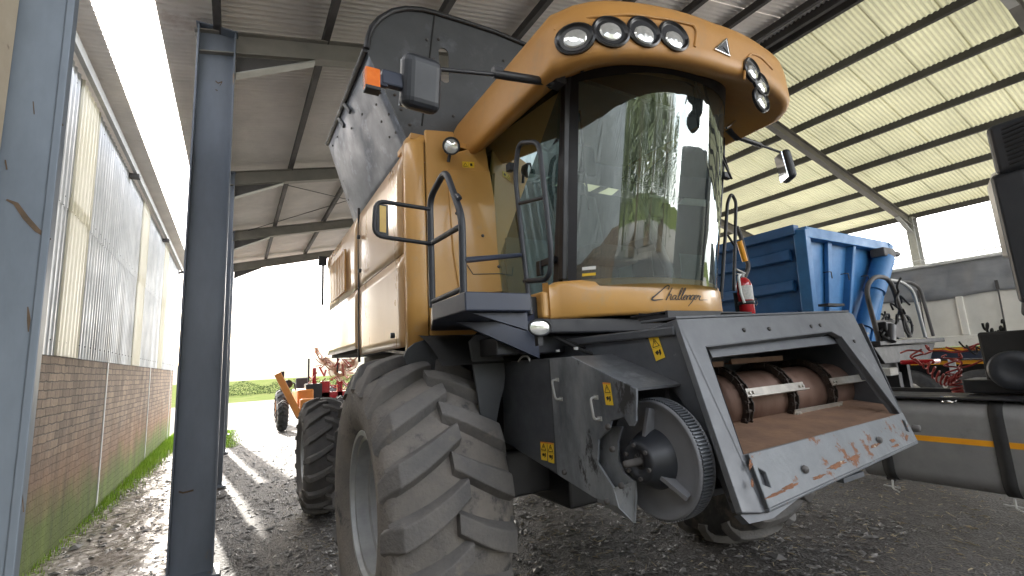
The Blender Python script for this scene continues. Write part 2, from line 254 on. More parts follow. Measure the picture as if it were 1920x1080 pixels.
# ------------------------------------------------------------------ mesh building
class MB:
    def __init__(s): s.v = []; s.f = []; s.sm = []
    def add(s, vs, fs, smooth=False):
        k = len(s.v); s.v += [tuple(v) for v in vs]; s.f += [tuple(i+k for i in f) for f in fs]; s.sm += [smooth]*len(fs); return s
    def box(s, c, d, rot=None):
        x, y, z = (q/2 for q in d); vs = [Vector((a*x, b*y, e*z)) for a in (-1, 1) for b in (-1, 1) for e in (-1, 1)]
        if rot is not None: vs = [rot @ v for v in vs]
        c = Vector(c)
        return s.add([v+c for v in vs], [(0, 1, 3, 2), (4, 6, 7, 5), (0, 4, 5, 1), (2, 3, 7, 6), (0, 2, 6, 4), (1, 5, 7, 3)])
    def span(s, a, b):
        a, b = Vector(a), Vector(b); return s.box((a+b)/2, [abs(q) for q in (b-a)])
    def beam(s, p, q, w, h, up=(0, 0, 1)):            # w across, h along up
        p, q, up = Vector(p), Vector(q), Vector(up); d = (q-p).normalized(); sd_ = d.cross(up).normalized(); u = sd_.cross(d)
        vs = [e + sd_*(i*w/2)+u*(j*h/2) for e in (p, q) for i, j in ((-1, -1), (1, -1), (1, 1), (-1, 1))]
        return s.add(vs, [(0, 1, 2, 3), (7, 6, 5, 4), (0, 4, 5, 1), (1, 5, 6, 2), (2, 6, 7, 3), (3, 7, 4, 0)])
    def ibeam(s, p, q, w, h, t=.012, up=(0, 0, 1)):   # flanges w wide, web h deep along up
        p, q, up = Vector(p), Vector(q), Vector(up); d = (q-p).normalized(); sd_ = d.cross(up).normalized(); u = sd_.cross(d)
        s.beam(p, q, t, h-2*t-.002, up)
        for k in (-1, 1): s.beam(p+u*k*(h/2-t/2), q+u*k*(h/2-t/2), w, t, up)
        return s
    def tube(s, pts, r, n=8, closed=False, bend=0):
        pts = [Vector(p) for p in pts]
        if bend: pts = fillet(pts, bend, closed)
        m = len(pts); rings = []; prev = None
        for i, p in enumerate(pts):
            a = pts[i-1] if (i or closed) else p; b = pts[(i+1) % m] if (i < m-1 or closed) else p
            d = (b-a).normalized()
            if prev is None:
                o = Vector((0, 0, 1)) if abs(d.z) < .9 else Vector((1, 0, 0)); prev = d.cross(o).normalized()
            x = (prev-d*prev.dot(d)).normalized(); y = d.cross(x); prev = x
            rr = r[i] if isinstance(r, (list, tuple)) else r
            rings.append([p+x*rr*math.cos(2*math.pi*k/n)+y*rr*math.sin(2*math.pi*k/n) for k in range(n)])
        vs = [v for g in rings for v in g]; fs = []
        for i in range(m if closed else m-1):
            j = (i+1) % m
            for k in range(n): fs.append((i*n+k, i*n+(k+1) % n, j*n+(k+1) % n, j*n+k))
        s.add(vs, fs, True)
        if not closed: s.add(rings[0], [tuple(range(n))[::-1]]); s.add(rings[-1], [tuple(range(n))])
        return s
    def lathe(s, prof, c=(0, 0, 0), axis='x', n=48, smooth=True, a0=0, a1=2*math.pi):
        # prof: list of (along axis, radius)
        full = abs(a1-a0-2*math.pi) < 1e-6; vs = []; m = n if full else n+1; c = Vector(c)
        for i in range(m):
            a = a0+(a1-a0)*i/n; ca, sa = math.cos(a), math.sin(a)
            for w_, r in prof:
                v = {'x': (w_, r*ca, r*sa), 'y': (r*ca, w_, r*sa), 'z': (r*ca, r*sa, w_)}[axis]
                vs.append(c+Vector(v))
        k = len(prof); fs = []
        for i in range(n):
            j = (i+1) % m
            for q in range(k-1): fs.append((i*k+q, i*k+q+1, j*k+q+1, j*k+q))
        return s.add(vs, fs, smooth)
    def prism(s, pts, th):                             # polygon (3-D, coplanar) extruded by vector th
        pts = [Vector(p) for p in pts]; th = Vector(th); n = len(pts)
        s.add(pts+[p+th for p in pts], [tuple(range(n))[::-1], tuple(range(n, 2*n))]+[(i, (i+1) % n, (i+1) % n+n, i+n) for i in range(n)])
        return s
    def plate(s, outer, holes, th):                    # polygon with holes, thickness vector th
        bm = bmesh.new(); th = Vector(th); loops = [outer]+list(holes); edges = []; L0 = []
        for lp in loops:
            vs = [bm.verts.new(p) for p in lp]; L0.append(vs)
            for i in range(len(vs)): edges.append(bm.edges.new((vs[i], vs[(i+1) % len(vs)])))
        bmesh.ops.triangle_fill(bm, use_beauty=True, use_dissolve=False, edges=edges)
        bm.verts.index_update(); vv = [v.co.copy() for v in bm.verts]; ff = [tuple(v.index for v in f.verts) for f in bm.faces]; n = len(vv)
        side = []
        for vs in L0:
            ids = [v.index for v in vs]
            for i in range(len(ids)): a, b = ids[i], ids[(i+1) % len(ids)]; side.append((a, b, b+n, a+n))
        bm.free()
        return s.add(vv+[v+th for v in vv], [f[::-1] for f in ff]+[tuple(i+n for i in f) for f in ff]+side)
    def grid(s, rows, smooth=True, close=False):       # rows of equal length points
        k = len(rows[0]); vs = [p for r in rows for p in r]; fs = []
        m = len(rows)
        for i in range(m if close else m-1):
            j = (i+1) % m
            for q in range(k-1): fs.append((i*k+q, i*k+q+1, j*k+q+1, j*k+q))
        return s.add(vs, fs, smooth)
    def build(s, name, m, parent=None, bevel=0, seg=2, solid=0, subd=0):
        me = bpy.data.meshes.new(name); me.from_pydata(s.v, [], s.f)
        me.polygons.foreach_set('use_smooth', s.sm)
        me.materials.append(MATS[m]); 
        bm = bmesh.new(); bm.from_mesh(me); bmesh.ops.recalc_face_normals(bm, faces=bm.faces); bm.to_mesh(me); bm.free(); me.update()
        o = bpy.data.objects.new(name, me); C.objects.link(o); o.parent = parent
        if solid: md = o.modifiers.new('t', 'SOLIDIFY'); md.thickness = solid
        if bevel:
            md = o.modifiers.new('b', 'BEVEL'); md.width = bevel; md.segments = seg; md.limit_method = 'ANGLE'; md.angle_limit = R(35)
        return o
def fillet(pts, r, closed=False, n=5):
    out = []; m = len(pts)
    for i, p in enumerate(pts):
        if not closed and i in (0, m-1): out.append(p); continue
        a, b = pts[i-1], pts[(i+1) % m]; u, v = (a-p), (b-p); k = min(r, u.length*.48, v.length*.48)
        A, B = p+u.normalized()*k, p+v.normalized()*k
        for t in range(n+1):
            t /= n; out.append(A*(1-t)**2+p*2*t*(1-t)+B*t*t)
    return out
def thing(name, label, cat, loc=(0, 0, 0), rz=0, group=None, kind=None):
    o = bpy.data.objects.new(name, None); C.objects.link(o); o.location = loc; o.rotation_euler = (0, 0, rz); o.empty_display_size = .2
    return tag(o, label, cat, group, kind)
def tag(o, label=None, cat=None, group=None, kind=None):
    if label: o['label'] = label
    if cat: o['category'] = cat
    if group: o['group'] = group
    if kind: o['kind'] = kind
    return o
def copy_tree(o, parent=None):
    c = o.copy(); C.objects.link(c); c.parent = parent
    for ch in list(o.children): copy_tree(ch, c)
    return c
def ellipse(c, ax, ay, n=20):
    c, ax, ay = Vector(c), Vector(ax), Vector(ay)
    return [c+ax*math.cos(2*math.pi*i/n)+ay*math.sin(2*math.pi*i/n) for i in range(n)]

# ================================================================== GROUND AND BACKGROUND
def hgt(x, y):
    return .022*noise.noise(Vector((x*.9, y*.9, 0)))+.012*noise.noise(Vector((x*3.1, y*3.1, 4)))
def sheet(name, x0, x1, y0, y1, nx, ny, z, m, f=None):
    mb = MB(); mb.grid([[Vector((x0+(x1-x0)*i/nx, y0+(y1-y0)*j/ny, z+(f(x0+(x1-x0)*i/nx, y0+(y1-y0)*j/ny) if f else 0))) for i in range(nx+1)] for j in range(ny+1)])
    o = mb.build(name, m); o['kind'] = 'structure'; return o
sheet('ground', -4, 22, -14, 19.5, 260, 335, -.01, 'gravel', hgt)
sheet('terrain', -1500, 1500, -400, 2600, 4, 4, -.09, 'field')
sheet('yard', -60, 70, -40, 40, 60, 40, -.055, 'yard', lambda x, y: .02*noise.noise(Vector((x*.2, y*.2, 1))))
sheet('path', -1.62, -.38, 1.0, 19.4, 24, 340, .006, 'wet_mud', lambda x, y: hgt(x, y)+.028*noise.noise(Vector((x*2.2, y*1.6, 9))))
def hills():
    mb = MB(); rows = []
    for j, (yy, hh) in enumerate(((300, 0), (420, 9), (620, 24), (900, 44), (1400, 60))):
        rows.append([Vector((-1200+2400*i/80, yy, -.5+hh*(.55+.8*noise.noise(Vector((i*.11, j*.6, 3)))))) for i in range(81)])
    mb.grid(rows); o = mb.build('hills', 'hill'); o['kind'] = 'structure'
hills()
# loose stones and chips
def chips():
    mb = MB()
    for i in range(15000):
        y = 1.2+14.5*random.random()**1.5; x = -.4+random.random()*(6.0 if y > 2 else 3.6)
        if i % 13 == 0: x = -1.55+1.1*random.random(); y = 4.5+12*random.random()**1.4
        s_ = random.choice((.006, .009, .012, .016, .022))*random.uniform(.7, 1.4)
        if random.random() < .004: s_ *= 2.6
        a = random.random()*6.28; ca, sa = math.cos(a), math.sin(a); l = random.uniform(1, 2.6); t = random.uniform(.25, .6)
        z = hgt(x, y)-.01+s_*.15+(.02 if -1.62 < x < -.38 else 0)
        tl = random.uniform(-.4, .4)
        vs = []
        for (p, q, r_) in ((1, 0, 0), (.2, 1, 0), (-1, .3, 0), (-.1, -1, 0), (.1, .1, 1), (0, 0, -1)):
            p *= l*s_*random.uniform(.8, 1.2); q *= s_*random.uniform(.7, 1.2); r_ = r_*s_*t+p*tl*.5
            vs.append((x+p*ca-q*sa, y+p*sa+q*ca, z+r_))
        mb.add(vs, [(0, 1, 4), (1, 2, 4), (2, 3, 4), (3, 0, 4), (1, 0, 5), (2, 1, 5), (3, 2, 5), (0, 3, 5)])
    o = mb.build('gravel_stones', 'stone_chip'); tag(o, 'loose dark stone chips strewn over the shed floor and alley', 'gravel', kind='stuff')
chips()
def straw():
    random.seed(21); mb = MB()
    for i in range(5200):
        y = -.4+9*random.random()**1.3; x = .6+7.5*random.random(); l = random.uniform(.012, .045); a = random.random()*6.28; b = random.uniform(.0015, .004); z = hgt(x, y)-.004
        dx, dy = math.cos(a)*l, math.sin(a)*l; ex, ey = -math.sin(a)*b, math.cos(a)*b; t = random.uniform(-.3, .5)*l
        mb.add([(x-dx-ex, y-dy-ey, z), (x-dx+ex, y-dy+ey, z), (x+dx+ex, y+dy+ey, z+t), (x+dx-ex, y+dy-ey, z+t), (x, y, z+.006)], [(0, 1, 4), (1, 2, 4), (2, 3, 4), (3, 0, 4)])
    tag(mb.build('straw_litter', 'straw'), 'short tan straw and chaff littering the shed floor', 'straw', kind='stuff')
straw()
def grass():
    mb = MB()
    for i in range(9000):
        y = 6+12.5*random.random(); k = max(0, min(1, (y-7.5)/7)); x = -1.59+abs(random.gauss(0, .07+.13*k)); 
        if random.random() > .25+.75*k: continue
        h = random.uniform(.04, .12)*(.6+.9*k); a = random.random()*6.28; lean = random.uniform(0, .7); z = hgt(x, y)
        dx, dy = math.cos(a)*.006, math.sin(a)*.006
        mb.add([(x-dx, y-dy, z), (x+dx, y+dy, z), (x+dy*lean*8+dx*.3, y-dx*lean*8, z+h)], [(0, 1, 2)])
    for i in range(5000):
        x = random.gauss(-.25, .2); y = 14+4.6*random.random(); h = random.uniform(.03, .08); a = random.random()*6.28
        dx, dy = math.cos(a)*.007, math.sin(a)*.007
        mb.add([(x-dx, y-dy, 0), (x+dx, y+dy, 0), (x+dy*4, y-dx*4, h)], [(0, 1, 2)])
    tag(mb.build('grass', 'moss_grass'), 'bright green grass growing along the foot of the brick wall', 'grass', kind='stuff')
grass()
# ================================================================== SHED
ZS = .227
def zp(x): return 5.36+ZS*((x if x < 8.6 else 17.2-x)+.2)
BAYS = [-2.6, 1.35, 5.3, 9.25, 13.2, 17.15]
shed = thing('open_shed', 'open steel portal shed with corrugated roof over the combine and trucks', 'shed', (0, 0, 0))
def column(x, y, m, edge='galv', top=5.34):
    mb = MB(); w_, d_ = .34, .20
    # H section turned so the broad web faces along the shed, flanges at its two sides
    mb.box((x, y, top/2), (w_-.03, .014, top)); mb.box((x-w_/2+.008, y, top/2), (.016, d_, top)); mb.box((x+w_/2-.008, y, top/2), (.016, d_, top))
    mb.box((x, y, .02), (w_+.1, d_+.1, .03))
    mb.box((x, y, top+.008), (w_+.03, d_+.03, .016))
    o = mb.build('column', m, shed, bevel=.002); return o
for y in BAYS[2:]:
    column(-.265, y, 'steel_blue')
for y in BAYS:
    column(17.45, y, 'steel_light')
    mb = MB(); a, b, c = Vector((-.44, y, zp(-.44)-.125)), Vector((8.6, y, zp(8.6)-.125)), Vector((17.65, y, zp(17.65)-.125))
    mb.ibeam(a, b, .13, .25); mb.ibeam(b, c, .13, .25)
    # knee haunches with pale bottom flange
    mb.build('rafter', 'rafter_paint', shed)
    kn = MB(); kf = MB()
    for sgn, x0 in ((1, -.09), (-1, 17.28)):
        p0 = Vector((x0, y, 4.9)); p1 = Vector((x0+.78*sgn, y, zp(x0+.78*sgn)-.27)); p2 = Vector((x0, y, zp(x0)-.26)); p3 = p1+Vector((0, 0, .012))
        kn.prism([p0+Vector((0, -.006, 0)), p1+Vector((0, -.006, 0)), p3+Vector((0, -.006, 0)), p2+Vector((0, -.006, 0))], (0, .012, 0)); kf.beam(p0, p1, .12, .014)
    for sgn in (1, -1):
        p0 = Vector((8.6, y, zp(8.6)-.62)); p1 = Vector((8.6+sgn*1.6, y, zp(8.6+sgn*1.6)-.27)); kf.beam(p0, p1, .12, .014)
        kn.prism([p0+Vector((0, -.006, 0)), p1+Vector((0, -.006, 0)), Vector((8.6, y-.006, zp(8.6)-.26))], (0, .012, 0))
    kn.build('haunch', 'steel_dark', shed); kf.build('haunch_flange', 'steel_light', shed)
def purlin(x, m='steel_dark', h=.12, w_=.065, t=.004):
    mb = MB(); z = zp(x)+.002; y0, y1 = -3.9, 17.4
    mb.span((x-.004, y0, z), (x, y1, z+h)); mb.span((x, y0, z), (x+w_, y1, z+t)); mb.span((x, y0, z+h-t), (x+w_, y1, z+h)); mb.span((x+w_-t, y0, z+t), (x+w_, y1, z+.018))
    mb.build('purlin', m, shed)
for x in (-.3, .78, 1.99, 3.2, 4.4, 5.6, 6.8, 7.9): purlin(x, 'steel_dark')
for x in (8.42, 8.72): purlin(x, 'steel_dark', .16, .08)
for x in (10.0, 11.3, 12.6, 13.9, 15.25, 16.5, 17.5): purlin(x, 'steel_dark', .15, .075)
def corrugated(mb, o, along, across, nrm, W, pitch, amp, n=6, shift=0):
    # waves run along 'along' (full vector); the profile repeats across unit vector 'across' for W metres
    o, along, across, nrm = (Vector(q) for q in (o, along, across, nrm)); k = int(W/pitch*n); r0, r1 = [], []
    for i in range(k+1):
        t = i*pitch/n; h = amp*math.sin(2*math.pi*t/pitch)+shift; p = o+across*t+nrm*h; r0.append(p); r1.append(p+along)
    mb.grid([r0, r1], True)
def roof(x0, x1, m, name):
    mb = MB(); a = Vector((x0, 0, zp(x0)+.15)); b = Vector((x1, 0, zp(x1)+.15)); d = b-a; amp_ = .016 if m == 'roof_left' else .013; nrm = d.cross(Vector((0, 1, 0))).normalized()
    if nrm.z < 0: nrm = -nrm
    y = -4.0; i = 0
    while y < 17.45:
        corrugated(mb, a+Vector((0, y, 0)), d, (0, 1, 0), nrm, .79, .076, amp_, 6, (.004 if i % 2 else -.001)); y += .76; i += 1
    return mb.build(name, m, shed)
roof(-.78, 8.62, 'roof_left', 'roof_sheet'); roof(8.58, 17.75, 'roof_right_bounce', 'roof_sheet')
mb = MB(); mb.prism([(8.3, -4, zp(8.3)+.19), (8.6, -4, zp(8.6)+.2), (8.9, -4, zp(8.9)+.19), (8.6, -4, zp(8.6)+.23)], (0, 21.6, 0)); mb.build('ridge_cap', 'galv', shed)
# wind bracing rods under the roof
mb = MB()
for (xa, ya, xb, yb) in ((.2, 9.4, 4.4, 13.1), (.2, 13.1, 4.4, 9.4)):
    mb.tube([(xa, ya, zp(xa)-.05), (xb, yb, zp(xb)-.05)], .009, 6)
mb.build('bracing_rod', 'steel_dark', shed)
# eave rail of the far side, above the parked trailers
mb = MB(); mb.tube([(17.45, -3, 3.6), (17.45, 17.2, 3.6)], .03, 8); mb.build('side_rail', 'steel_light', shed)
mb = MB()
for pts, w_ in ((((404, 152), (409, 156), (417, 153), (412, 161)), .004), (((335, 922), (343, 924), (352, 922), (363, 919)), .004), (((404, 168), (408, 170)), .003)):
    P = [PW(x_, y_, 1, 5.198) for x_, y_ in pts]; mb.grid([[p+Vector((0, 0, w_*2)) for p in P], [p-Vector((0, 0, w_*2)) for p in P]], False)
mb.build('paint_scuff', 'scratch', shed, solid=.0008)
# near column beside the camera: a wide plated section with a tan flange
near = thing('steel_column', 'scratched blue grey steel column at the left edge beside the camera', 'column', (-.72, 1.42, 0))
mb = MB(); mb.span((-.30, -.008, 0), (.335, .008, 5.3)); mb.span((.335, -.012, 0), (.35, .02, 5.3)); mb.build('web', 'steel_near', near, bevel=.002)
nx_ = PW(34, 0, 1, 1.40).x+.72
mb = MB(); mb.prism([(nx_-.1, -.14, 0), (nx_, -.10, 0), (nx_, -.012, 0), (nx_-.1, -.012, 0)], (0, 0, 5.3)); mb.build('flange', 'tan_flange', near, bevel=.002)
mb = MB()
def scr(pts, w_, y):
    P = [PW(x_, y_, 1, y) + V(0) for x_, y_ in pts]
    return P
def V(k): return Vector((.72, -1.42, 0))
for pts, w_ in ((((12, 374), (30, 382), (48, 408), (70, 432), (95, 449)), .006), (((52, 575), (54, 600), (53, 622)), .003), (((10, 300), (13, 318)), .004), (((62, 190), (64, 214)), .003), (((112, 222), (118, 236)), .004), (((40, 905), (44, 960)), .003)):
    P = scr(pts, w_, 1.411); L_ = []; R_ = []
    for i_, p_ in enumerate(P):
        a_, b_ = P[max(0, i_-1)], P[min(len(P)-1, i_+1)]; d_ = (b_-a_).normalized(); n_ = Vector((d_.z, 0, -d_.x))*w_*(.3 if i_ in (0, len(P)-1) else random.uniform(.7, 1.2)); L_.append(p_+n_); R_.append(p_-n_)
    mb.grid([L_, R_], False)
mb.build('rust_scratch', 'scratch', near, solid=.0008)
mb = MB(); mb.span((-.36, -.18, 0), (.37, .16, .02)); mb.build('base_plate', 'steel_dark', near)

# ================================================================== BRICK BUILDING
bb = thing('brick_building', 'long brick building with corrugated grey upper wall along the alley', 'building', (0, 0, 0))
WX = -1.6
mb = MB(); mb.span((WX-.22, -7.5, -.1), (WX, 17.9, 2.07)); mb.build('brick_wall', 'brick', bb)
mb = MB(); mb.span((WX-8, 17.68, -.1), (WX-.221, 17.9, 2.07)); mb.build('end_wall', 'brick', bb)
for y in (9.0, 13.16, 17.2):
    mb = MB(); mb.span((WX, y-.025, 0), (WX+.012, y+.025, 2.07)); mb.build('joint_strip', 'white', bb)
def clad(y0, y1, m, z0=2.05, z1=5.16, off=0):
    mb = MB(); r = []; n_ = int((y1-y0)/.0125)
    for i in range(n_+1):
        t = y0+i*.0125; q = (t % .127)/.127; h = .016 if .38 < q < .62 else (.016*(q-.28)/.1 if .28 <= q <= .38 else (.016*(.72-q)/.1 if .62 <= q <= .72 else 0))
        r.append((t, h))
    mb.grid([[Vector((WX+off+.004+h, t, z)) for t, h in r] for z in (z0, z1)], False)
    return mb.build('cladding_sheet', m, bb)
SEG = [(-7.5, 6.55, 'galv'), (6.5, 7.3, 'clear_sheet'), (7.25, 10.75, 'galv'), (10.7, 11.5, 'clear_sheet'), (11.45, 14.1, 'galv'), (14.05, 14.8, 'clear_sheet'), (14.75, 17.9, 'galv')]
for i, (a, b, m) in enumerate(SEG):
    clad(a, b, m, 2.05, 3.75, .0 if m == 'galv' else .012); clad(a, b, m, 3.6, 5.16, .008 if m == 'galv' else .02)
mb = MB()
for z in (2.2, 3.7, 5.0):
    y = 2.0
    while y < 17.8:
        mb.box((WX+.024, y, z), (.008, .012, .012)); y += .254
mb.build('cladding_screws', 'steel_dark', bb)
mb = MB(); corrugated(mb, (WX-5, -7.5, 6.24), (5.1, 0, -1.02), (0, 1, 0), Vector((1.02, 0, 5.1)).normalized(), 25.5, .076, .01, 6); 
mb.build('roof_sheet', 'roof_left', bb)
mb = MB(); corrugated(mb, (WX-.02, -7.5, 5.27), (.34, 0, .05), (0, 1, 0), (0, 0, 1), 25.5, .076, .01, 6); mb.build('eave_sheet', 'roof_left', bb)
mb = MB(); mb.span((-1.52, -7.5, 5.13), (-1.47, 17.9, 5.25)); mb.build('eave_beam', 'steel_light', bb, bevel=.004)
for y in (5.0, 9.3, 13.5, 17.5):
    mb = MB(); mb.span((WX+.03, y-.07, 5.06), (-1.44, y+.07, 5.12)); mb.build('eave_bracket', 'steel_dark', bb, bevel=.004)
mb = MB(); mb.span((WX-8.0, -7.5, 2.08), (WX-7.9, 17.9, 6.2)); mb.span((WX-8, 17.7, 2.08), (WX-.01, 17.88, 5.16)); mb.build('rear_wall', 'galv', bb)

# ================================================================== COMBINE HARVESTER
cb = thing('combine_harvester', 'large mustard combine harvester without its header parked under the shed roof', 'combine harvester', MO, -MA)
V3 = Vector
def bld(mb, name, m, par=None, **k): return mb.build(name, m, par or cb, **k)

# ---- wheels
def tyre_mesh(Rt, W, rim_r, lugs, lh, lw, mirror=1, k=1.0, two=False):
    mb = MB(); car = mb; hw = W/2; Rc = Rt-lh
    prof = []
    for i in range(-8, 9):                              # tread, gently crowned
        t = i/8; prof.append((t*hw*.93, Rc-.07*t*t-.01*t**8))
    side = [(hw*.995, Rc-.11), (hw*1.04, Rc-.18), (hw*1.04, Rc-.24), (hw*.99, rim_r+.10), (hw*.9, rim_r+.035), (hw*.84, rim_r+.01), (hw*.78, rim_r-.012)]
    prof = [(-a, r) for a, r in side][::-1]+prof+side
    mb.lathe(prof, n=96)
    def rad(w):
        t = abs(w)/hw
        return Rc-.07*t*t-.01*t**8 if t <= .93 else Rc-.08-.03*(t-.93)/.06
    if two: mb = MB()
    for s_ in (-1, 1):
        for j in range(lugs):
            th0 = 2*math.pi*(j+(.5 if s_ > 0 else 0))/lugs
            rows = []; nseg = 9
            for q in range(nseg+1):
                t = q/nseg; w0 = s_*(-.035+t*(hw*.99+.035)); ww = abs(w0) if q else -.03
                th = th0-k*(ww*(1.0-.25*t))/Rt
                wl = lw*(1+.35*t)/Rt/2; h = lh*(.75+.25*min(1, t*3)); r = rad(w0)
                drop = 0
                if q == nseg: drop = .03
                c_ = []
                for off, hh in ((-1.35, -.004), (-.85, h), (.85, h), (1.35, -.004)):
                    a = th+off*wl; rr = r+hh-drop*(1 if hh > 0 else .3)
                    c_.append(V3((w0, -rr*math.cos(a), rr*math.sin(a))))
                rows.append(c_)
            # the lug runs over the shoulder and down the side wall
            w1 = s_*hw*1.045; th = th-.035; c_ = []
            for off, hh in ((-1.2, -.02), (-.8, .004), (.8, .004), (1.2, -.02)):
                a = th+off*wl; rr = Rc-.15; c_.append(V3((w1+s_*(.012 if hh > 0 else -.012), -rr*math.cos(a), rr*math.sin(a))))
            rows.append(c_)
            mb.grid(rows, False); mb.add(rows[0], [(0, 1, 2, 3)]); mb.add(rows[-1], [(3, 2, 1, 0)])
    return (car, mb) if two else mb
def rim_mesh(rim_r, W, dish):
    # lies on the outer (-x) side
    hw = W/2; mb = MB()
    mb.lathe([(-hw*.86, rim_r+.02), (-hw*.875, rim_r+.012), (-hw*.87, rim_r-.014), (-hw*.79, rim_r-.02), (-hw*.78, rim_r-.045), (-hw*.55, rim_r-.05), (-hw*.52, rim_r-.075), (-hw*.36, rim_r-.08), (-hw*.35, rim_r-.062), (-hw*.2, rim_r-.066), (dish, rim_r-.10), (dish, rim_r-.14), (dish+.05, .24), (dish-.04, .2), (dish-.04, .12), (dish-.1, .1), (dish-.1, 0)], n=96, smooth=False)
    mb.lathe([(hw*.86, rim_r+.02), (hw*.86, rim_r-.02), (hw*.5, rim_r-.075), (dish, rim_r-.12)], n=64)
    for i in range(10):
        a = 2*math.pi*i/10; mb.lathe([(dish-.06, 0), (dish-.06, .018), (dish-.03, .018)], (0, .165*math.cos(a), .165*math.sin(a)), n=6, smooth=False)
    return mb
def wheel(name_lab, u, v, Rt, W, rim_r, lugs, lh, lw, tm, mirror=False, k=1.0, dish=-.06):
    e = bpy.data.objects.new('wheel', None); C.objects.link(e); e.parent = cb; e.location = (u, v, Rt-.03); e.rotation_euler = (R(7), 0, math.pi if mirror else 0)
    if mirror: e.rotation_euler = (R(-3), 0, math.pi)
    if name_lab: e['label'] = name_lab
    c_, l_ = tyre_mesh(Rt, W, rim_r, lugs, lh, lw, k=(-k if mirror else k), two=True)
    c_.build('tyre', tm, e); l_.build('tyre_tread', 'rubber_lug', e, bevel=.007, seg=2)
    rim_mesh(rim_r, W, dish).build('rim', 'rim_silver', e)
    return e
wheel('huge dusty front drive wheel nearest the camera', -1.49, .0, .925, .70, .43, 19, .064, .106, 'rubber_dusty', k=.68)
wheel('front drive wheel on the far side behind the feeder', 1.53, .0, .925, .72, .43, 18, .058, .088, 'rubber', mirror=True, k=.68)
wheel('smaller rear steering wheel', -1.56, 3.55, .72, .50, .33, 18, .042, .06, 'rubber_rear', k=.7)
wheel('far rear steering wheel', 1.56, 3.55, .72, .50, .33, 18, .042, .06, 'rubber_rear', mirror=True, k=.7)
mb = MB(); mb.span((-1.2, -.16, .78), (1.2, .16, 1.1)); mb.span((-.5, -.4, .7), (.5, .5, 1.3)); mb.tube([(-1.3, 0, .9), (1.3, 0, .9)], .11, 12); bld(mb, 'front_axle', 'black_paint', bevel=.02)
mb = MB(); mb.span((-1.15, 3.52, .6), (1.15, 3.72, .8)); mb.span((-.15, 3.3, .7), (.15, 3.9, 1.3)); bld(mb, 'rear_axle', 'black_paint', bevel=.02)

# ---- body
BU = -1.55                                             # plane of the left side
B0, B1 = -.14, 3.25
zt = 3.31
mb = MB()                                              # inner machine body behind the panels
mb.span((-1.5, .02, 1.9), (1.5, 3.2, 3.25)); mb.span((-1.05, -.1, .95), (1.05, 3.4, 1.9)); mb.span((-.8, 3.2, 1.3), (.8, 3.95, 2.7))
bld(mb, 'body_shell', 'black_rough')
def pside(x, y, u=BU): return PM(x, y, 0, u)
# upper front side panel with rolled top edge
def side_panel(v0, v1, z0, z1, name, m='side_paint', u=BU, nx=10, bulge=.012, curl=0):
    rows = []
    for j in range(9):
        t = j/8; z = z0+(z1-z0)*t; rows.append([V3((u-bulge*math.sin(math.pi*min(1, t*1.0))*.6+(curl*(max(0, t-.84)/.16)**2), v0+(v1-v0)*i/nx, z)) for i in range(nx+1)])
    mb = MB(); mb.grid(rows, True); return bld(mb, name, m, solid=.012)
side_panel(B0, 1.28, 2.50, zt, 'side_panel', curl=.12)
side_panel(B0, 1.28, 1.86, 2.49, 'side_door', bulge=.006)
side_panel(1.30, B1, 2.50, zt, 'side_panel', curl=.12)
rp = side_panel(1.30, B1, 1.93, 2.49, 'side_panel', bulge=.006)
mb = MB()                                              # louvres on the rear panel
for i in range(9):
    v = 1.85+i*.105; mb.beam((BU-.03, v, 2.55), (BU-.03, v, 3.0), .02, .05, (0, 1, 0))
bld(mb, 'louvre_grille', 'gold')
mb = MB(); mb.span((BU-.012, 1.282, 1.8), (BU+.01, 1.298, 3.28)); bld(mb, 'panel_trim', 'black_paint')
for (v, z) in ((1.15, 2.95), (.05, 1.95), (1.1, 2.62)):
    mb = MB(); mb.lathe([(BU-.045, 0), (BU-.045, .02), (BU-.02, .02)], (0, v, z), n=14); bld(mb, 'latch', 'black_paint')
# tall rear post with lamp at the back of the panels
mb = MB(); mb.tube([(-1.6, 3.3, 2.6), (-1.6, 3.3, 3.15)], .016); mb.box((-1.6, 3.33, 3.2), (.10, .06, .12)); bld(mb, 'rear_lamp_post', 'black_paint')
# chamfered front corner and front face (gold)
vf = -.26
fr = MB()
cor = [(-1.55, B0), (-1.548, -.2), (-1.52, -.235), (-1.44, -.27), (-1.43, -.262)]
fr.grid([[V3((a, b, z)) for a, b in cor] for z in (1.80, 2.2, 2.6, 3.0, 3.26)]+[[V3((a*.985, b+.03, zt+.015)) for a, b in cor]], True)
bld(fr, 'corner_panel', 'gold', solid=.012)
f0 = PM(905, 622, 1, vf); face = [V3((-1.42, vf, 1.80)), V3((-1.12, vf, 1.90)), PM(957, 560, 1, vf), PM(910, 270, 1, vf), V3((-1.17, vf, 3.25)), V3((-1.2, vf, 3.40)), V3((-1.42, vf, 3.37))]
mb = MB(); mb.prism(face, (0, .03, 0)); fp = bld(mb, 'front_panel', 'gold', bevel=.012, seg=3)
mb = MB()                                              # raised access door on the front face
door = [PM(x, y, 1, vf) for x, y in ((838, 318), (917, 322), (944, 486), (950, 546), (862, 556), (848, 470))]
mb.prism(door, (0, -.014, 0)); ad = bld(mb, 'access_door', 'gold', fp, bevel=.007, seg=3)
mb = MB()
for p in ((905, 442), (935, 500), (856, 400)):
    c = PM(*p, 1, vf-.015); mb.lathe([(-.006, 0), (-.006, .011), (.0, .012)], c, 'y', 12)
mb.build('door_screw', 'steel_dark', fp)
mb = MB(); mb.tube([PM(*p, 1, vf-.016) for p in ((876, 497), (887, 514), (943, 513), (940, 500))], .0035, 6); mb.build('door_groove', 'steel_dark', fp)
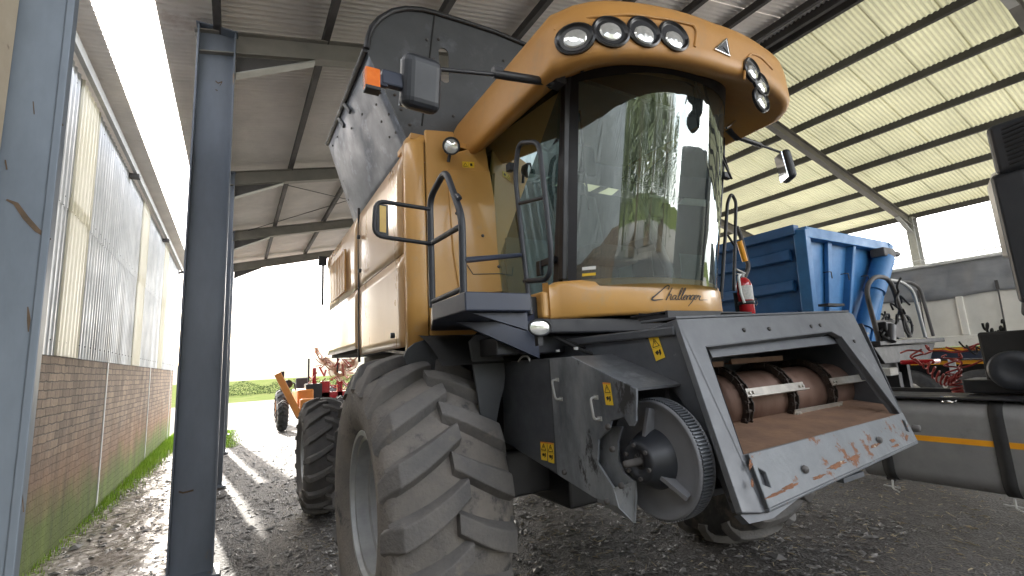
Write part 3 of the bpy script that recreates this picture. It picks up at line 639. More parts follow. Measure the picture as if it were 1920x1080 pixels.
mb = MB(); mb.span((-1.51, vf+.032, 3.3), (-.95, .1, 3.34)); bld(mb, 'body_top', 'gold')
def sticker(pts, nrm, par, orange=False, pic=True):
    # pts: tl, tr, br, bl on the surface; a yellow warning label with triangle and pictogram
    p = [V3(q)+V3(nrm)*.002 for q in pts]; n = V3(nrm)
    mb = MB(); mb.prism(p, n*.0015); o = mb.build('warning_sticker', 'sticker_yellow', par)
    def at(a, b, k=.002): return (p[0]*(1-a)+p[1]*a)*(1-b)+(p[3]*(1-a)+p[2]*a)*b+n*k
    ink = MB()
    def tri(c0, c1, wv, wh, hh):
        A, B, D = (c0, c1-hh), (c0-wh, c1+hh), (c0+wh, c1+hh)
        for e, f in ((A, B), (B, D), (D, A)):
            P, Q = at(*e), at(*f); d = (Q-P).normalized().cross(n)*wv; ink.prism([P-d, P+d, Q+d, Q-d], n*.0006)
    tall = (p[0]-p[3]).length > (p[0]-p[1]).length
    s_ = min((p[0]-p[3]).length, (p[0]-p[1]).length)
    if tall:
        tri(.5, .27, s_*.03, .36, .17); ink.prism([at(.46, .2), at(.54, .2), at(.52, .34), at(.48, .34)], n*.0006)
        ink.prism([at(.2, .66), at(.5, .6), at(.6, .72), at(.35, .8)], n*.0006); ink.prism([at(.62, .62), at(.82, .58), at(.8, .78), at(.6, .86)], n*.0006); ink.prism([at(0, .5), at(1, .5), at(1, .508), at(0, .508)], n*.0006)
    else:
        tri(.25, .52, s_*.03, .17, .3); ink.prism([at(.62, .3), at(.8, .25), at(.85, .7), at(.66, .75)], n*.0006); ink.prism([at(.5, 0), at(.508, 0), at(.508, 1), at(.5, 1)], n*.0006)
    ink.build('pictogram', 'ink', o if par.parent is None else par)
    if orange:
        m2 = MB(); m2.prism([at(0, 0, .0016), at(1, 0, .0016), at(1, .07, .0016), at(0, .07, .0016)], n*.0005); m2.build('sticker_band', 'sticker_orange', o if par.parent is None else par)
    return o
sticker([PM(*p, 1, vf) for p in ((866, 303), (889, 304), (889, 315), (867, 314))], (0, -1, 0), fp)
# underside apron (gold) and dark wheel arch lining
mb = MB(); mb.prism([(-1.54, -.22, 1.80), (-1.44, -.25, 1.80), (-.9, -.25, 1.93), (-.9, .5, 1.93), (-1.54, .5, 1.86)], (0, 0, .02)); bld(mb, 'body_floor', 'black_paint')
arch = [PM(x, y, 1, -.29) for x, y in ((757, 668), (764, 654), (778, 643), (800, 636), (870, 628), (912, 627), (930, 638), (940, 655), (947, 690), (946, 720), (936, 756), (925, 780), (800, 780))]
mb = MB(); mb.prism(arch, (0, .02, 0)); bld(mb, 'mudguard', 'tank_grey', bevel=.004)
mb = MB(); mb.prism([PM(x, y, 1, -.64) for x, y in ((880, 640), (890, 628), (912, 626), (928, 634), (938, 650), (945, 675), (948, 700), (946, 725), (938, 756), (930, 800), (905, 800))], (0, .02, 0)); bld(mb, 'mudguard', 'tank_grey', bevel=.004)
mb = MB(); arr = [(-1.53, -.2), (-1.53, .9)]
mb.grid([[V3((u, .95*math.cos(a)*1.08, .95+.95*math.sin(a)*1.06)) for a in [R(70+60*i/10) for i in range(11)]] for u in (-1.5, -.95)], True); bld(mb, 'arch_liner', 'black_rough')

# ---- grain tank extension
tv = .02
def TF(x, y, v=tv): return PM(x, y, 1, v)
bl_, br_ = V3((-1.42, -.02, 3.33)), V3((1.42, -.02, 3.33))
top_left = [TF(687, 92), TF(690, 72), TF(697, 52), TF(712, 35), TF(735, 22), TF(760, 17), TF(790, 19), TF(815, 25), TF(870, 42), TF(930, 62), TF(985, 85)]
zc = 4.46
right_pts = [V3((.2, tv, zc)), V3((1.1, tv, zc+.02)), V3((1.5, tv, zc-.05)), V3((1.72, tv, zc-.35))]
out = [bl_]+top_left+right_pts+[br_]
slot = ellipse(TF(832, 122), TF(845, 122)-TF(832, 122), (0, 0, .001), 8)
c0 = TF(833, 122); hw_ = .045; hh_ = .155
slot = []
for i in range(16):
    a = 2*math.pi*i/16; slot.append(V3((c0.x+hw_*math.cos(a), c0.y, c0.z+(hh_-hw_)*(1 if math.sin(a) >= 0 else -1)+hw_*math.sin(a))))
for q in out: q.y = tv+.0
tank = MB(); tank.plate(out, [slot], (0, .012, 0)); tk = bld(tank, 'tank_front_panel', 'tank_grey')
mb = MB(); mb.tube([q+V3((0, -.004, 0)) for q in top_left+right_pts], .022, 8); mb.build('rim_edge', 'black_paint', tk)
mb = MB(); a, b = TF(815, 25), TF(791, 236); mb.tube([a+V3((0, -.003, 0)), b+V3((0, -.003, 0))], .006, 6)
mb.build('panel_seam', 'black_rough', tk)
mb = MB()
for p in ((822, 74), (944, 114), (850, 218), (800, 75), (812, 112), (926, 215), (740, 178), (752, 205), (768, 234)):
    mb.lathe([(-.012, 0), (-.012, .011), (0, .013)], TF(*p)+V3((0, 0, 0)), 'y', 8)
mb.build('bolt', 'steel_dark', tk)
# left flared side sheet
A_ = PM(686, 80, 0, -1.73); A_.y = max(A_.y, tv)
A_ = V3((top_left[0].x, tv+.001, top_left[0].z)); B_ = PM(615, 270, 0, -1.73); C_ = PM(668, 430, 0, -1.47); D_ = bl_.copy()
mb = MB(); rows = []
for i in range(13):
    t = i/12; a, b = D_.lerp(C_, t), A_.lerp(B_, t); rows.append([a.lerp(b, j/8)+V3((.02*math.sin(j/8*math.pi)*math.sin(t*6.2), 0, 0)) for j in range(9)])
mb.grid(rows, True); ts = bld(mb, 'tank_side_sheet', 'tank_sheet', solid=.006)
mb = MB(); mb.tube([A_.lerp(B_, t/10)+V3((-.006, 0, .0)) for t in range(0, 11)], .024, 8); mb.build('rim_edge', 'black_paint', ts)
mb = MB()
for (s_, t) in ((.62, .04), (.60, .12), (.42, .05), (.45, .14), (.25, .06), (.28, .13), (.08, .05), (.9, .45), (.9, .6), (.88, .75), (.9, .9), (.75, .5), (.5, .92), (.3, .95), (.7, .3)):
    p = D_.lerp(C_, t).lerp(A_.lerp(B_, t), s_); mb.box(p+V3((-.008, 0, 0)), (.012, .013, .013))
mb.build('bolt', 'steel_dark', ts)
mb = MB()
for t in (.46, .62):
    p = A_.lerp(B_, t); q = D_.lerp(C_, t-.06).lerp(A_.lerp(B_, t-.06), .76); mb.beam(p+V3((-.012, 0, 0)), p.lerp(q, .6)+V3((-.012, 0, 0)), .04, .02, (1, 0, 0))
mb.build('hinge_bracket', 'tank_grey', ts)
mb = MB(); mb.grid([[V3((1.42, -.01, 3.33)), V3((1.42, 1.3, 3.33))], [V3((1.72, tv, zc-.35)), V3((1.6, 2.0, 3.6))]], True); bld(mb, 'tank_side_sheet', 'tank_grey', solid=.006)
mb = MB(); mb.grid([[V3((-1.47, 1.3, 3.33)), V3((1.42, 1.3, 3.33))], [V3((-1.5, 1.6, 3.5)), V3((1.6, 2.0, 3.6))]], False); bld(mb, 'tank_rear_sheet', 'tank_grey', solid=.006)

# ---- cab
CW, CV = .72, -.84                                     # half width of the cab and line of its front pillars
def arc(vc, n=16, hw=CW, sag=.30):                     # curved front, bulging sag forward of vc
    return [V3((hw*(2*i/n-1), vc-sag*(1-abs(2*i/n-1)**2.4), 0)) for i in range(n+1)]
zb, ztp = 2.16, 3.58
fr0, fr1 = arc(CV), arc(CV-.22, hw=CW+.02, sag=.38)
def ws(t, zz):                                         # windscreen leans forward towards its top
    k = (zz-zb)/(ztp-zb); i = t*16; j = min(15, int(i)); f = i-j
    p = fr0[j].lerp(fr0[j+1], f).lerp(fr1[j].lerp(fr1[j+1], f), k); return V3((p.x, p.y, zz))
mb = MB(); mb.grid([[ws(i/48, zb+(ztp-zb)*j/8) for i in range(49)] for j in range(9)], True)
wsx = bld(mb, 'windscreen', 'windscreen_glass')
# black ceramic border of the screen, top and sides
mb = MB(); mb.grid([[ws(i/48, z)+V3((0, -.004, 0)) for i in range(49)] for z in (3.44, 3.60)], True)
for a0, a1 in ((0, .028), (.972, 1)):
    mb.grid([[ws(a0+(a1-a0)*i/2, zb+(ztp-zb)*j/8)+V3((0, -.004, 0)) for i in range(3)] for j in range(9)], True)
mb.build('screen_border', 'black_paint', wsx)
for z0, z1, c in ((2.262, 2.282, 'white'), (2.225, 2.242, 'sticker_yellow')):
    mb = MB(); mb.grid([[ws(.045+.045*i/2, z)+V3((0, -.006, 0)) for i in range(3)] for z in (z0, z1)]); mb.build('glass_label', c, wsx)
# side doors
CB_ = .0
for s_ in (-1, 1):
    y0b, y1b = CV+.02, CB_; y0t, y1t = CV-.20, CB_+.02; ub_ = s_*.95
    a, b, c, d = V3((s_*CW, y0b+.10, zb-.06)), V3((ub_, y1b, zb-.1)), V3((ub_+s_*.02, y1t, 3.48)), V3((s_*(CW+.02), y0t, 3.55))
    mb = MB(); mb.prism([a, b, c, d], (s_*.006, 0, 0)); dg = bld(mb, 'door_glass', 'door_glass')
    mb = MB()
    for p, q in ((a, b), (b, c), (c, d), (d, a)): mb.beam(p, q, .03, .07, (1, 0, 0) if False else (q-p).cross(V3((1, 0, 0))))
    mb.build('door_frame', 'black_paint', dg, bevel=.004)
    mb = MB(); mb.beam(V3((s_*CW, y0b, zb+.06)), d, .07, .05, (0, 1, 0)); bld(mb, 'cab_pillar', 'black_paint', bevel=.006)
    mb = MB(); mb.beam(b+V3((0, .05, -.1)), c+V3((0, .05, .1)), .1, .07, (0, 1, 0)); bld(mb, 'cab_pillar', 'black_paint', bevel=.006)
    if s_ < 0:
        mb = MB(); mb.box((-CW-.04, -.70, 2.36), (.03, .16, .045)); mb.box((-CW-.05, -.62, 2.33), (.03, .05, .1)); mb.build('door_handle', 'black_paint', dg, bevel=.006)
        mb = MB(); mb.tube([(-CW-.03, -.9, 3.13), (-CW-.03, -.8, 3.09), (-CW-.03, -.66, 3.2)], .012); mb.build('door_stay', 'black_paint', dg)
# interior
mb = MB(); mb.span((-CW+.02, -.80, zb-.14), (CW-.02, .02, zb-.06)); bld(mb, 'cab_floor', 'cab_trim')
mb = MB(); mb.span((-CW+.04, -.02, zb+.0), (CW-.04, .02, 2.72)); bld(mb, 'cab_rear_wall', 'cab_trim')
mb = MB(); mb.span((-CW, -.95, 3.56), (CW, .05, 3.59)); bld(mb, 'cab_ceiling', 'cab_trim')
mb = MB(); mb.box((.02, -.3, 2.52), (.5, .46, .14)); mb.box((.02, -.08, 2.86), (.46, .13, .6), Matrix.Rotation(R(-8), 3, 'X')); mb.box((.02, -.05, 3.2), (.26, .1, .16)); mb.box((.02, -.25, 2.3), (.3, .3, .3)); bld(mb, 'driver_seat', 'seat', bevel=.04, seg=3)
mb = MB(); mb.box((.38, -.38, 2.62), (.16, .5, .08)); mb.box((.4, -.58, 2.75), (.05, .05, .2)); mb.box((.40, -.62, 2.9), (.12, .05, .16)); bld(mb, 'control_console', 'seat', bevel=.01)
col = PM(1206, 345, 1, -.62)
mb = MB(); ax = V3((0, -.55, .84)).normalized(); x_ = V3((1, 0, 0)); y_ = ax.cross(x_)
mb.tube([col+(x_*math.cos(t)+y_*math.sin(t))*.17 for t in [2*math.pi*i/28 for i in range(28)]], .014, 8, closed=True)
mb.tube([col, col-ax*.12, V3((col.x, -.78, 2.35)), V3((col.x, -.8, 2.1))], .035, 10); mb.tube([col-x_*.165, col+x_*.165], .012); mb.tube([col, col-y_*.165], .012)
bld(mb, 'steering_wheel', 'black_paint')
mb = MB(); mb.box((-.5, -.85, 3.05), (.16, .03, .2)); mb.tube([(-.52, -.87, 3.4), (-.52, -.87, 3.0), (-.5, -.85, 2.7)], .008); bld(mb, 'cab_mirror', 'seat', bevel=.005)
# yellow trim below the windscreen
def bar_v(u): return -.80-.28*(1-abs(u/.8)**2.4)
mb = MB(); prof = [(.06, 1.965), (.0, 1.965), (-.012, 1.985), (-.012, 2.18), (.0, 2.20), (.06, 2.205)]
us = [-.84+1.66*i/48 for i in range(49)]
mb.grid([[V3((u, bar_v(max(-.8, min(.8, u)))+dv, z+(.012*math.cos(u*1.7))+(.0 if u > -.79 else -.018*(z > 2.1)))) for dv, z in prof] for u in us], True)
mb.add([V3((us[0], bar_v(-.8)+dv, z)) for dv, z in prof], [tuple(range(6))]); mb.add([V3((us[-1], bar_v(.8)+dv, z)) for dv, z in prof], [tuple(range(6))])
tb = bld(mb, 'front_trim', 'gold')
mb = MB(); mb.box((-.86, -.62, 2.06), (.06, .36, .17)); bld(mb, 'trim_end', 'gold', bevel=.02, seg=3)
def on_bar(x, y):
    v = -1.0
    for _ in range(12): p = PM(x, y, 1, v); v = bar_v(max(-.8, min(.8, p.x)))-.0175
    return p
strokes = [
 [(1030,338,5),(1040,302,7),(1018,297,8),(962,343,9),(905,392,11),(868,425,13),(884,441,12),(925,438,9),(978,432,4)],
 [(1070,315,5),(1040,378,8),(1008,441,9)], [(1016,425,4),(1046,386,5),(1064,384,6),(1054,412,7),(1054,437,6),(1072,430,3)],
 [(1112,398,5),(1094,391,6),(1074,412,7),(1074,435,7),(1094,426,5),(1114,396,5)], [(1114,396,6),(1104,425,7),(1114,438,5),(1126,428,3)],
 [(1122,428,3),(1150,382,5),(1174,326,5),(1162,326,5),(1138,390,7),(1130,428,7),(1144,438,4)],
 [(1144,436,3),(1180,382,5),(1206,326,5),(1194,326,5),(1170,390,7),(1160,428,7),(1174,438,4)],
 [(1172,436,3),(1192,416,4),(1212,398,5),(1204,389,5),(1188,406,7),(1182,430,7),(1200,438,4)],
 [(1204,430,3),(1226,394,6),(1212,437,7)], [(1216,420,3),(1242,393,5),(1254,397,6),(1242,428,7),(1252,437,4)],
 [(1294,397,5),(1276,391,6),(1256,414,7),(1258,434,6),(1276,426,5),(1296,396,5)], [(1296,396,5),(1272,450,7),(1230,502,5)],
 [(1282,434,3),(1306,416,4),(1320,399,5),(1312,390,5),(1296,408,7),(1292,430,7),(1306,438,4)],
 [(1306,436,3),(1336,392,6),(1330,402,5),(1354,400,6),(1340,426,7),(1350,440,5),(1384,438,4),(1424,439,2)]]
mb = MB()
for st in strokes:
    P3 = []; Wd = []
    pts = [V3((a, b, c)) for a, b, c in st]; sm_ = []
    for i in range(len(pts)-1):                       # Catmull-Rom
        p0, p1, p2, p3 = pts[max(0, i-1)], pts[i], pts[i+1], pts[min(len(pts)-1, i+2)]
        for k in range(5):
            t = k/5; sm_.append(.5*((2*p1)+(p2-p0)*t+(2*p0-5*p1+4*p2-p3)*t*t+(3*p1-p0-3*p2+p3)*t**3))
    sm_.append(pts[-1]); L_, R_ = [], []
    for i, q in enumerate(sm_):
        a, b = sm_[max(0, i-1)], sm_[min(len(sm_)-1, i+1)]; d = V3((b.x-a.x, b.y-a.y, 0)).normalized(); nn = V3((-d.y, d.x, 0))*q.z*.66
        L_.append(on_bar(1060+(q.x+nn.x)/5.333, 480+(q.y+nn.y)/5.333)); R_.append(on_bar(1060+(q.x-nn.x)/5.333, 480+(q.y-nn.y)/5.333))
    mb.grid([L_, R_], False)
mb.build('lettering', 'ink', tb, solid=.001)

# ---- roof visor
def outline(off, n=26):
    pts = []
    hw = 1.09-off; fv = -1.64+off; pts.append(V3((-hw, .12, 0))); pts.append(V3((-hw, -.5, 0))); pts.append(V3((-hw, -1.25+off*.8, 0)))
    for i in range(n+1):
        t = -1+2*i/n; a = abs(t); u = hw*t*(1-.0*a); v = fv+.17*a**2.2+.13*a**12; pts.append(V3((u, v, 0)))
    pts += [V3((hw, -1.25+off*.8, 0)), V3((hw, -.5, 0)), V3((hw, .12, 0))]
    return pts
def dens(p): 
    o = []
    for i in range(len(p)-1):
        k = 4
        for j in range(k): o.append(p[i].lerp(p[i+1], j/k))
    return o+[p[-1]]
n_rows = [(.50, 3.62), (.30, 3.53), (.12, 3.42), (.05, 3.385), (.015, 3.395), (.0, 3.43), (.0, 3.47), (.004, 3.60), (.015, 3.67), (.05, 3.73), (.14, 3.80), (.32, 3.86), (.6, 3.89)]
def vz(p, z, off):                                     # the brow rises over the front, the rear of the sides sits lower
    return z+(.05+(.09 if p.x > 0 else 0))*p.x-(.075 if z < 3.5 else .045)*p.x*p.x
mb = MB(); base = []
for off, z in n_rows:
    q = [V3((p.x, p.y, vz(p, z, off))) for p in outline(off)]; base.append(q)
for row in base:
    pass
mb.grid(base, True)
# roof top closing sheet
tp = base[-1]; mb.add(tp, [tuple(range(len(tp)))]); tp2 = base[0]
rear0 = [r[0] for r in base]; rear1 = [r[-1] for r in base]
mb.add(rear0, [tuple(range(len(rear0)))]); mb.add(rear1, [tuple(range(len(rear1)))])
vis = bld(mb, 'cab_roof', 'gold_roof')
mb = MB(); q = [V3((p.x, p.y, 3.60)) for p in outline(.42)]; mb.prism(q, (0, 0, .02)); mb.build('roof_lining', 'black_paint', vis)
def vis_v(u):
    t = min(1, abs(u)/1.09); return -1.64+.17*t**2.2+.13*t**12
def lamp(x, y, rx, rz, hood=True, k=.0):
    v = -1.5
    for _ in range(14): p = PM(x, y, 1, v); v = vis_v(p.x)-.004
    u = p.x; e = .02; tan = V3((1, (vis_v(u+e)-vis_v(u-e))/(2*e), 0)).normalized(); nrm = V3((tan.y, -tan.x, 0)); upv = V3((0, 0, 1))
    def ring(rad, d, zo=0): return [p+tan*rx*rad*math.cos(a)+upv*(rz*rad*math.sin(a)+zo)+nrm*d for a in [2*math.pi*i/24 for i in range(24)]]
    mb = MB(); rs = [ring(1.05, -.01), ring(1.07, .007), ring(.95, .012), ring(.84, .003), ring(.78, -.0)]
    for a, b in zip(rs[:-1], rs[1:]): mb.grid([a+[a[0]], b+[b[0]]], True)
    mb.add(ring(.80, .001), [tuple(range(24))]); o = mb.build('work_light', 'lamp_hood', vis)
    m2 = MB(); rs = [ring(.62, .003, -rz*k), ring(.55, .010, -rz*k), ring(.3, .015, -rz*k), ring(.02, .017, -rz*k)]
    for a, b in zip(rs[:-1], rs[1:]): m2.grid([a+[a[0]], b+[b[0]]], True)
    m2.build('lens', 'lamp_lens', o)
    return p, nrm
for x, y, k in ((1078, 73, 0), (1145, 60, 0), (1207, 60, .22), (1263, 68, .3)): lamp(x, y, .102, .086, k=k)
for x, y, k in ((1410, 132, .2), (1427, 158, .2), (1427, 187, .2)): lamp(x, y, .085, .078, k=k)
# recess border around the lamp clusters: raised lip
mb = MB()
def vis_pt(x, y, d=.0):
    v = -1.5
    for _ in range(14): p = PM(x, y, 1, v); v = vis_v(max(-1.08, min(1.08, p.x)))-d
    return p
mb.tube([vis_pt(*p, .0) for p in ((1040, 58), (1052, 46), (1110, 32), (1180, 27), (1250, 36), (1300, 47), (1306, 60), (1302, 88))], .009, 6, bend=.04)
mb.tube([vis_pt(*p, .0) for p in ((1395, 150), (1398, 112), (1408, 100), (1425, 106), (1448, 130))], .008, 6, bend=.04)
mb.build('lamp_surround', 'gold_roof', vis)
# triangular badge
mb = MB(); T = [vis_pt(1362, 73, .004), vis_pt(1340, 92, .004), vis_pt(1368, 105, .004)]
for a, b in ((0, 1), (1, 2), (2, 0)): mb.tube([T[a], T[b]], .006, 6)
mb.build('badge', 'chrome', vis)
mb = MB(); mb.tube([vis_pt(*p, .004) for p in ((1346, 92), (1356, 87), (1360, 93), (1367, 100))], .004, 6, bend=.03); mb.prism([vis_pt(*p, .002) for p in ((1361, 75), (1343, 92), (1366, 103))], (0, .001, 0)); mb.build('badge_infill', 'tank_grey', vis)
# grab hoops under the brow, black tube
zz_ = 3.44
mb = MB(); hp = [ws(t, 3.55)+V3((0, -.04, z_+.03)) for t, z_ in ((.02, -.1), (.06, -.03), (.2, .0), (.4, .01), (.6, .0), (.70, -.03))]; mb.tube(hp, .014, 8, bend=.1); mb.build('visor_rail', 'black_paint', vis)
mb = MB(); hp = [PM(x, y, 1, v) for x, y, v in ((1330, 150, -1.2), (1345, 170, -1.25), (1375, 183, -1.2), (1387, 200, -1.15), (1384, 222, -1.1), (1362, 240, -1.05))]; mb.tube(hp, .011, 8, bend=.1); mb.build('visor_rail', 'chrome', vis)
mb = MB(); c_ = PM(1290, 135, 1, -1.2); mb.box(c_, (.26, .14, .1)); mb.build('wiper_motor', 'black_paint', vis, bevel=.03)
# wipers
for a, b, c in (((1302, 148), (1328, 245), (1372, 335)), ((1318, 152), (1340, 240), (1366, 320)), ((1300, 165), (1312, 250), (1330, 330))):
    mb = MB(); mb.tube([PM(*a, 1, -1.26), PM(*b, 1, -1.16), PM(*c, 1, -.98)], .009, 6); bld(mb, 'wiper', 'black_paint')
mb = MB(); mb.tube([PM(1356, 170, 1, -.92), PM(1357, 300, 1, -.92), PM(1350, 400, 1, -.9), PM(1345, 478, 1, -.9)], .012, 6); mb.box(PM(1361, 330, 1, -.95), (.08, .04, .05)); bld(mb, 'wiper', 'black_paint')

# ---- mirrors
def mirror(name, pts_arm, thick_arm, box_c, size, rot, lampc=None, glass_dir=(0, 1, 0)):
    mb = MB(); mb.box(V3((0, 0, 0)), size, None); o = bld(mb, 'mirror', 'plastic_dark', bevel=.045, seg=4); o.location = box_c; o.rotation_euler = rot; o['label'] = name
    return o
mv = -1.2
bc = (PM(789, 158, 1, mv))
mm = mirror('left rear view mirror', None, None, bc, (.20, .10, .255), (R(14), R(-3), R(8)))
g = MB(); g.box((0, .052, 0), (.17, .006, .22)); g.build('mirror_glass', 'mirror_glass', mm, bevel=.002)
mb = MB(); mb.tube([PM(805, 128, 1, mv-.03), PM(930, 140, 1, mv)], .011, 8); mb.tube([PM(925, 138, 1, mv), PM(1035, 155, 1, mv)], .024, 8); mb.box(PM(932, 133, 1, mv), (.05, .04, .03)); mb.box(PM(1043, 148, 1, mv), (.07, .08, .09)); bld(mb, 'mirror_arm', 'black_paint')
mb = MB(); mb.box(PM(735, 151, 1, mv), (.10, .04, .075)); mb.box(PM(716, 153, 1, mv), (.05, .03, .055)); br = bld(mb, 'indicator_bracket', 'navy', bevel=.008)
mb = MB(); mb.box(PM(697, 150, 1, mv), (.07, .05, .10)); mb.build('indicator_lamp', 'amber', br, bevel=.008)
mb = MB(); mb.box(PM(698, 169, 1, mv), (.07, .054, .018)); mb.build('indicator_base', 'black_paint', br, bevel=.004)
bc = PM(1474, 312, 1, -1.0)
mm = mirror('right rear view mirror', None, None, bc, (.08, .18, .28), (R(0), R(-6), R(-38)))
g = MB(); g.box((-.042, 0, 0), (.006, .15, .24)); g.build('mirror_glass', 'mirror_glass', mm)
g = MB(); g.box((.055, .02, -.03), (.03, .05, .09)); g.build('indicator_lamp', 'amber', mm, bevel=.006)
mb = MB(); mb.tube([PM(1366, 240, 1, -1.0), PM(1385, 258, 1, -1.0)], .035, 8); mb.tube([PM(1380, 256, 1, -1.0), PM(1425, 272, 1, -1.0)], .022, 8); mb.tube([PM(1420, 270, 1, -1.0), PM(1470, 288, 1, -1.0)], .011, 8); bld(mb, 'mirror_arm', 'black_paint')

# ---- round work light on the body front, oval light below the platform
c = PM(846, 274, 1, -.36)
mb = MB(); ax = V3((-.35, -1, -.25)).normalized(); 
def disc(mb, c, ax, prof, n=24):
    ax = V3(ax).normalized(); x = ax.cross(V3((0, 0, 1))).normalized(); y = ax.cross(x)
    rows = [[c+ax*a+x*r*sx*math.cos(t)+y*r*math.sin(t) for t in [2*math.pi*i/n for i in range(n+1)]] for a, r, sx in prof]; mb.grid(rows, True); return mb
disc(mb, c, ax, [(-.05, .001, 1), (-.05, .035, 1), (-.01, .06, 1), (.012, .062, 1), (.012, .052, 1), (.0, .05, 1), (.0, .001, 1)]); mb.tube([c-ax*.04, c+V3((.0, .06, -.09))], .012); wl = bld(mb, 'side_work_light', 'black_paint')
mb = MB(); disc(mb, c, ax, [(.002, .05, 1), (.012, .03, 1), (.014, .001, 1)]); mb.build('lens', 'lamp_lens', wl)
c = PM(1012, 614, 1, -1.2); ax = V3((-.15, -1, 0))
mb = MB(); disc(mb, c, ax, [(-.03, .001, 1), (-.03, .035, 1.5), (.006, .046, 1.5), (.01, .038, 1.5), (.0, .036, 1.5), (0, .001, 1)]); mb.box(c+V3((.01, .03, -.06)), (.03, .03, .06)); wl = bld(mb, 'oval_work_light', 'black_paint')
mb = MB(); disc(mb, c, ax, [(.002, .037, 1.5), (.009, .02, 1.5), (.01, .001, 1)]); mb.build('lens', 'lamp_lens', wl)

# ---- platform, rails
zpf = 2.035
PE = PM(995, 556, 1, -1.34).x
mb = MB(); mb.prism([(-1.65, -.93, zpf-.085), (-1.65, -1.34, zpf-.085), (PE, -1.34, zpf-.085), (PE, -1.0, zpf-.085), (-.85, -.7, zpf-.085), (-.85, -.3, zpf-.085), (-1.43, -.30, zpf-.085)], (0, 0, .085)); pf = bld(mb, 'access_platform', 'navy', bevel=.006)
mb = MB(); mb.prism([(-1.60, -1.30, zpf-.09), (PE, -1.30, zpf-.09), (PE, -1.30, zpf-.17)], (0, .03, 0)); mb.prism([(-1.5, -.9, zpf-.09), (-1.0, -.9, zpf-.09), (-1.0, -.9, zpf-.3)], (0, .03, 0)); mb.build('platform_bracket', 'navy', pf)
ru = -1.63
def RP(x, y): return PM(x, y, 0, ru)
mb = MB(); mb.tube([RP(811, 577), RP(806, 372), RP(835, 318), RP(866, 405), RP(869, 553)], .017, 10, bend=.07); mb.tube([RP(808, 457), RP(864, 424)], .014, 8); mb.tube([RP(811, 566), RP(868, 541)], .014, 8)
mb.tube([RP(857, 366), RP(862, 372)], .012, 6); bld(mb, 'handrail', 'plastic_dark')
lp = RP(869, 488)
mb = MB(); gl = [PM(x, y, 0, -.98) for x, y in ((966, 300), (990, 266), (1018, 290), (1036, 500), (1012, 524), (988, 527), (980, 500))]
mb.tube([lp, PM(978, 478, 0, -.98)], .014, 8); bld(mb, 'handrail', 'navy')
mb = MB(); mb.tube([PM(995, 590, 0, -.98), PM(985, 505, 0, -.98), PM(966, 330, 0, -.98), PM(972, 268, 0, -.98), PM(1010, 266, 0, -.98), PM(1018, 330, 0, -.98), PM(1034, 475, 0, -.98), PM(1030, 524, 0, -.98), PM(984, 527, 0, -.98)], .016, 10, bend=.07)
mb.tube([PM(974, 382, 0, -.98), PM(1022, 370, 0, -.98)], .011, 6); mb.box(PM(957, 314, 0, -.95), (.04, .05, .05)); bld(mb, 'grab_rail', 'plastic_dark')
rv = -.97
mb = MB(); mb.tube([PM(806, 392, 1, rv), PM(704, 376, 1, rv), PM(701, 442, 1, rv), PM(808, 457, 1, rv)], .011, 8, bend=.05); mo = bld(mb, 'marker_frame', 'black_paint')
mb = MB(); mb.prism([PM(x, y, 1, rv) for x, y in ((706, 380), (728, 384), (729, 443), (706, 440))], (0, .012, 0)); mb.build('marker_board', 'black_paint', mo, bevel=.004)
mb = MB(); mb.prism([PM(x, y, 1, rv-.003) for x, y in ((712, 385), (724, 387), (724, 436), (712, 434))], (0, .002, 0)); mb.build('reflector', 'amber_plate', mo)
# right hand side rail by the cab
mb = MB(); q = [PM(x, y, 1, -.62) for x, y in ((1352, 560), (1364, 380), (1371, 362), (1380, 378), (1376, 545))]; mb.tube(q, .015, 8, bend=.05); mb.tube([PM(1364, 440, 1, -.62), PM(1378, 462, 1, -.62)], .011, 6); bld(mb, 'handrail', 'black_paint')
mb = MB(); mb.tube([PM(x, y, 1, -.62) for x, y in ((1381, 425), (1388, 440), (1398, 480), (1404, 500), (1396, 520))], .02, 8, bend=.04); bld(mb, 'handrail', 'steel_dark')
mb = MB(); mb.tube([PM(x, y, 1, -.63) for x, y in ((1386, 452), (1397, 490))], .026, 8); bld(mb, 'gas_strut', 'reflector_orange')

# ---- dark frame under the cab
mb = MB(); mb.span((-1.02, -.98, 1.87), (.9, -.3, 1.955)); mb.span((-1.25, -.85, 1.76), (1.0, -.6, 1.868)); mb.span((-1.0, -.6, 1.5), (1.0, .4, 1.86)); mb.span((-1.0, -.74, 1.90), (-.84, -.4, 2.12)); bld(mb, 'cab_frame', 'black_paint', bevel=.01)
mb = MB(); mb.span((-.80, -1.7, 1.80), (.8, -.5, 1.84)); mb.span((-.78, -1.6, 1.1), (-.74, -.4, 1.83)); mb.span((.92, -1.6, 1.1), (.96, -.4, 1.83)); mb.span((-.78, -1.80, 1.13), (.78, -.4, 1.16)); mb.span((-.74, -.45, 1.1), (.74, -.41, 1.8)); bld(mb, 'feeder_housing', 'machine_grey', bevel=.006)
mb = MB()
for i in range(7): mb.tube([(-.9+.06*i, -.9, 1.86-.02*i), (-.8+.05*i, -1.1, 1.74+.02*math.sin(i)), (-.6, -1.2, 1.7)], .01, 6, bend=.1)
mb.tube([(-.75, -1.25, 1.7), (-.5, -1.3, 1.72), (-.3, -1.3, 1.78)], .025, 8); bld(mb, 'hydraulic_hose', 'black_rough')

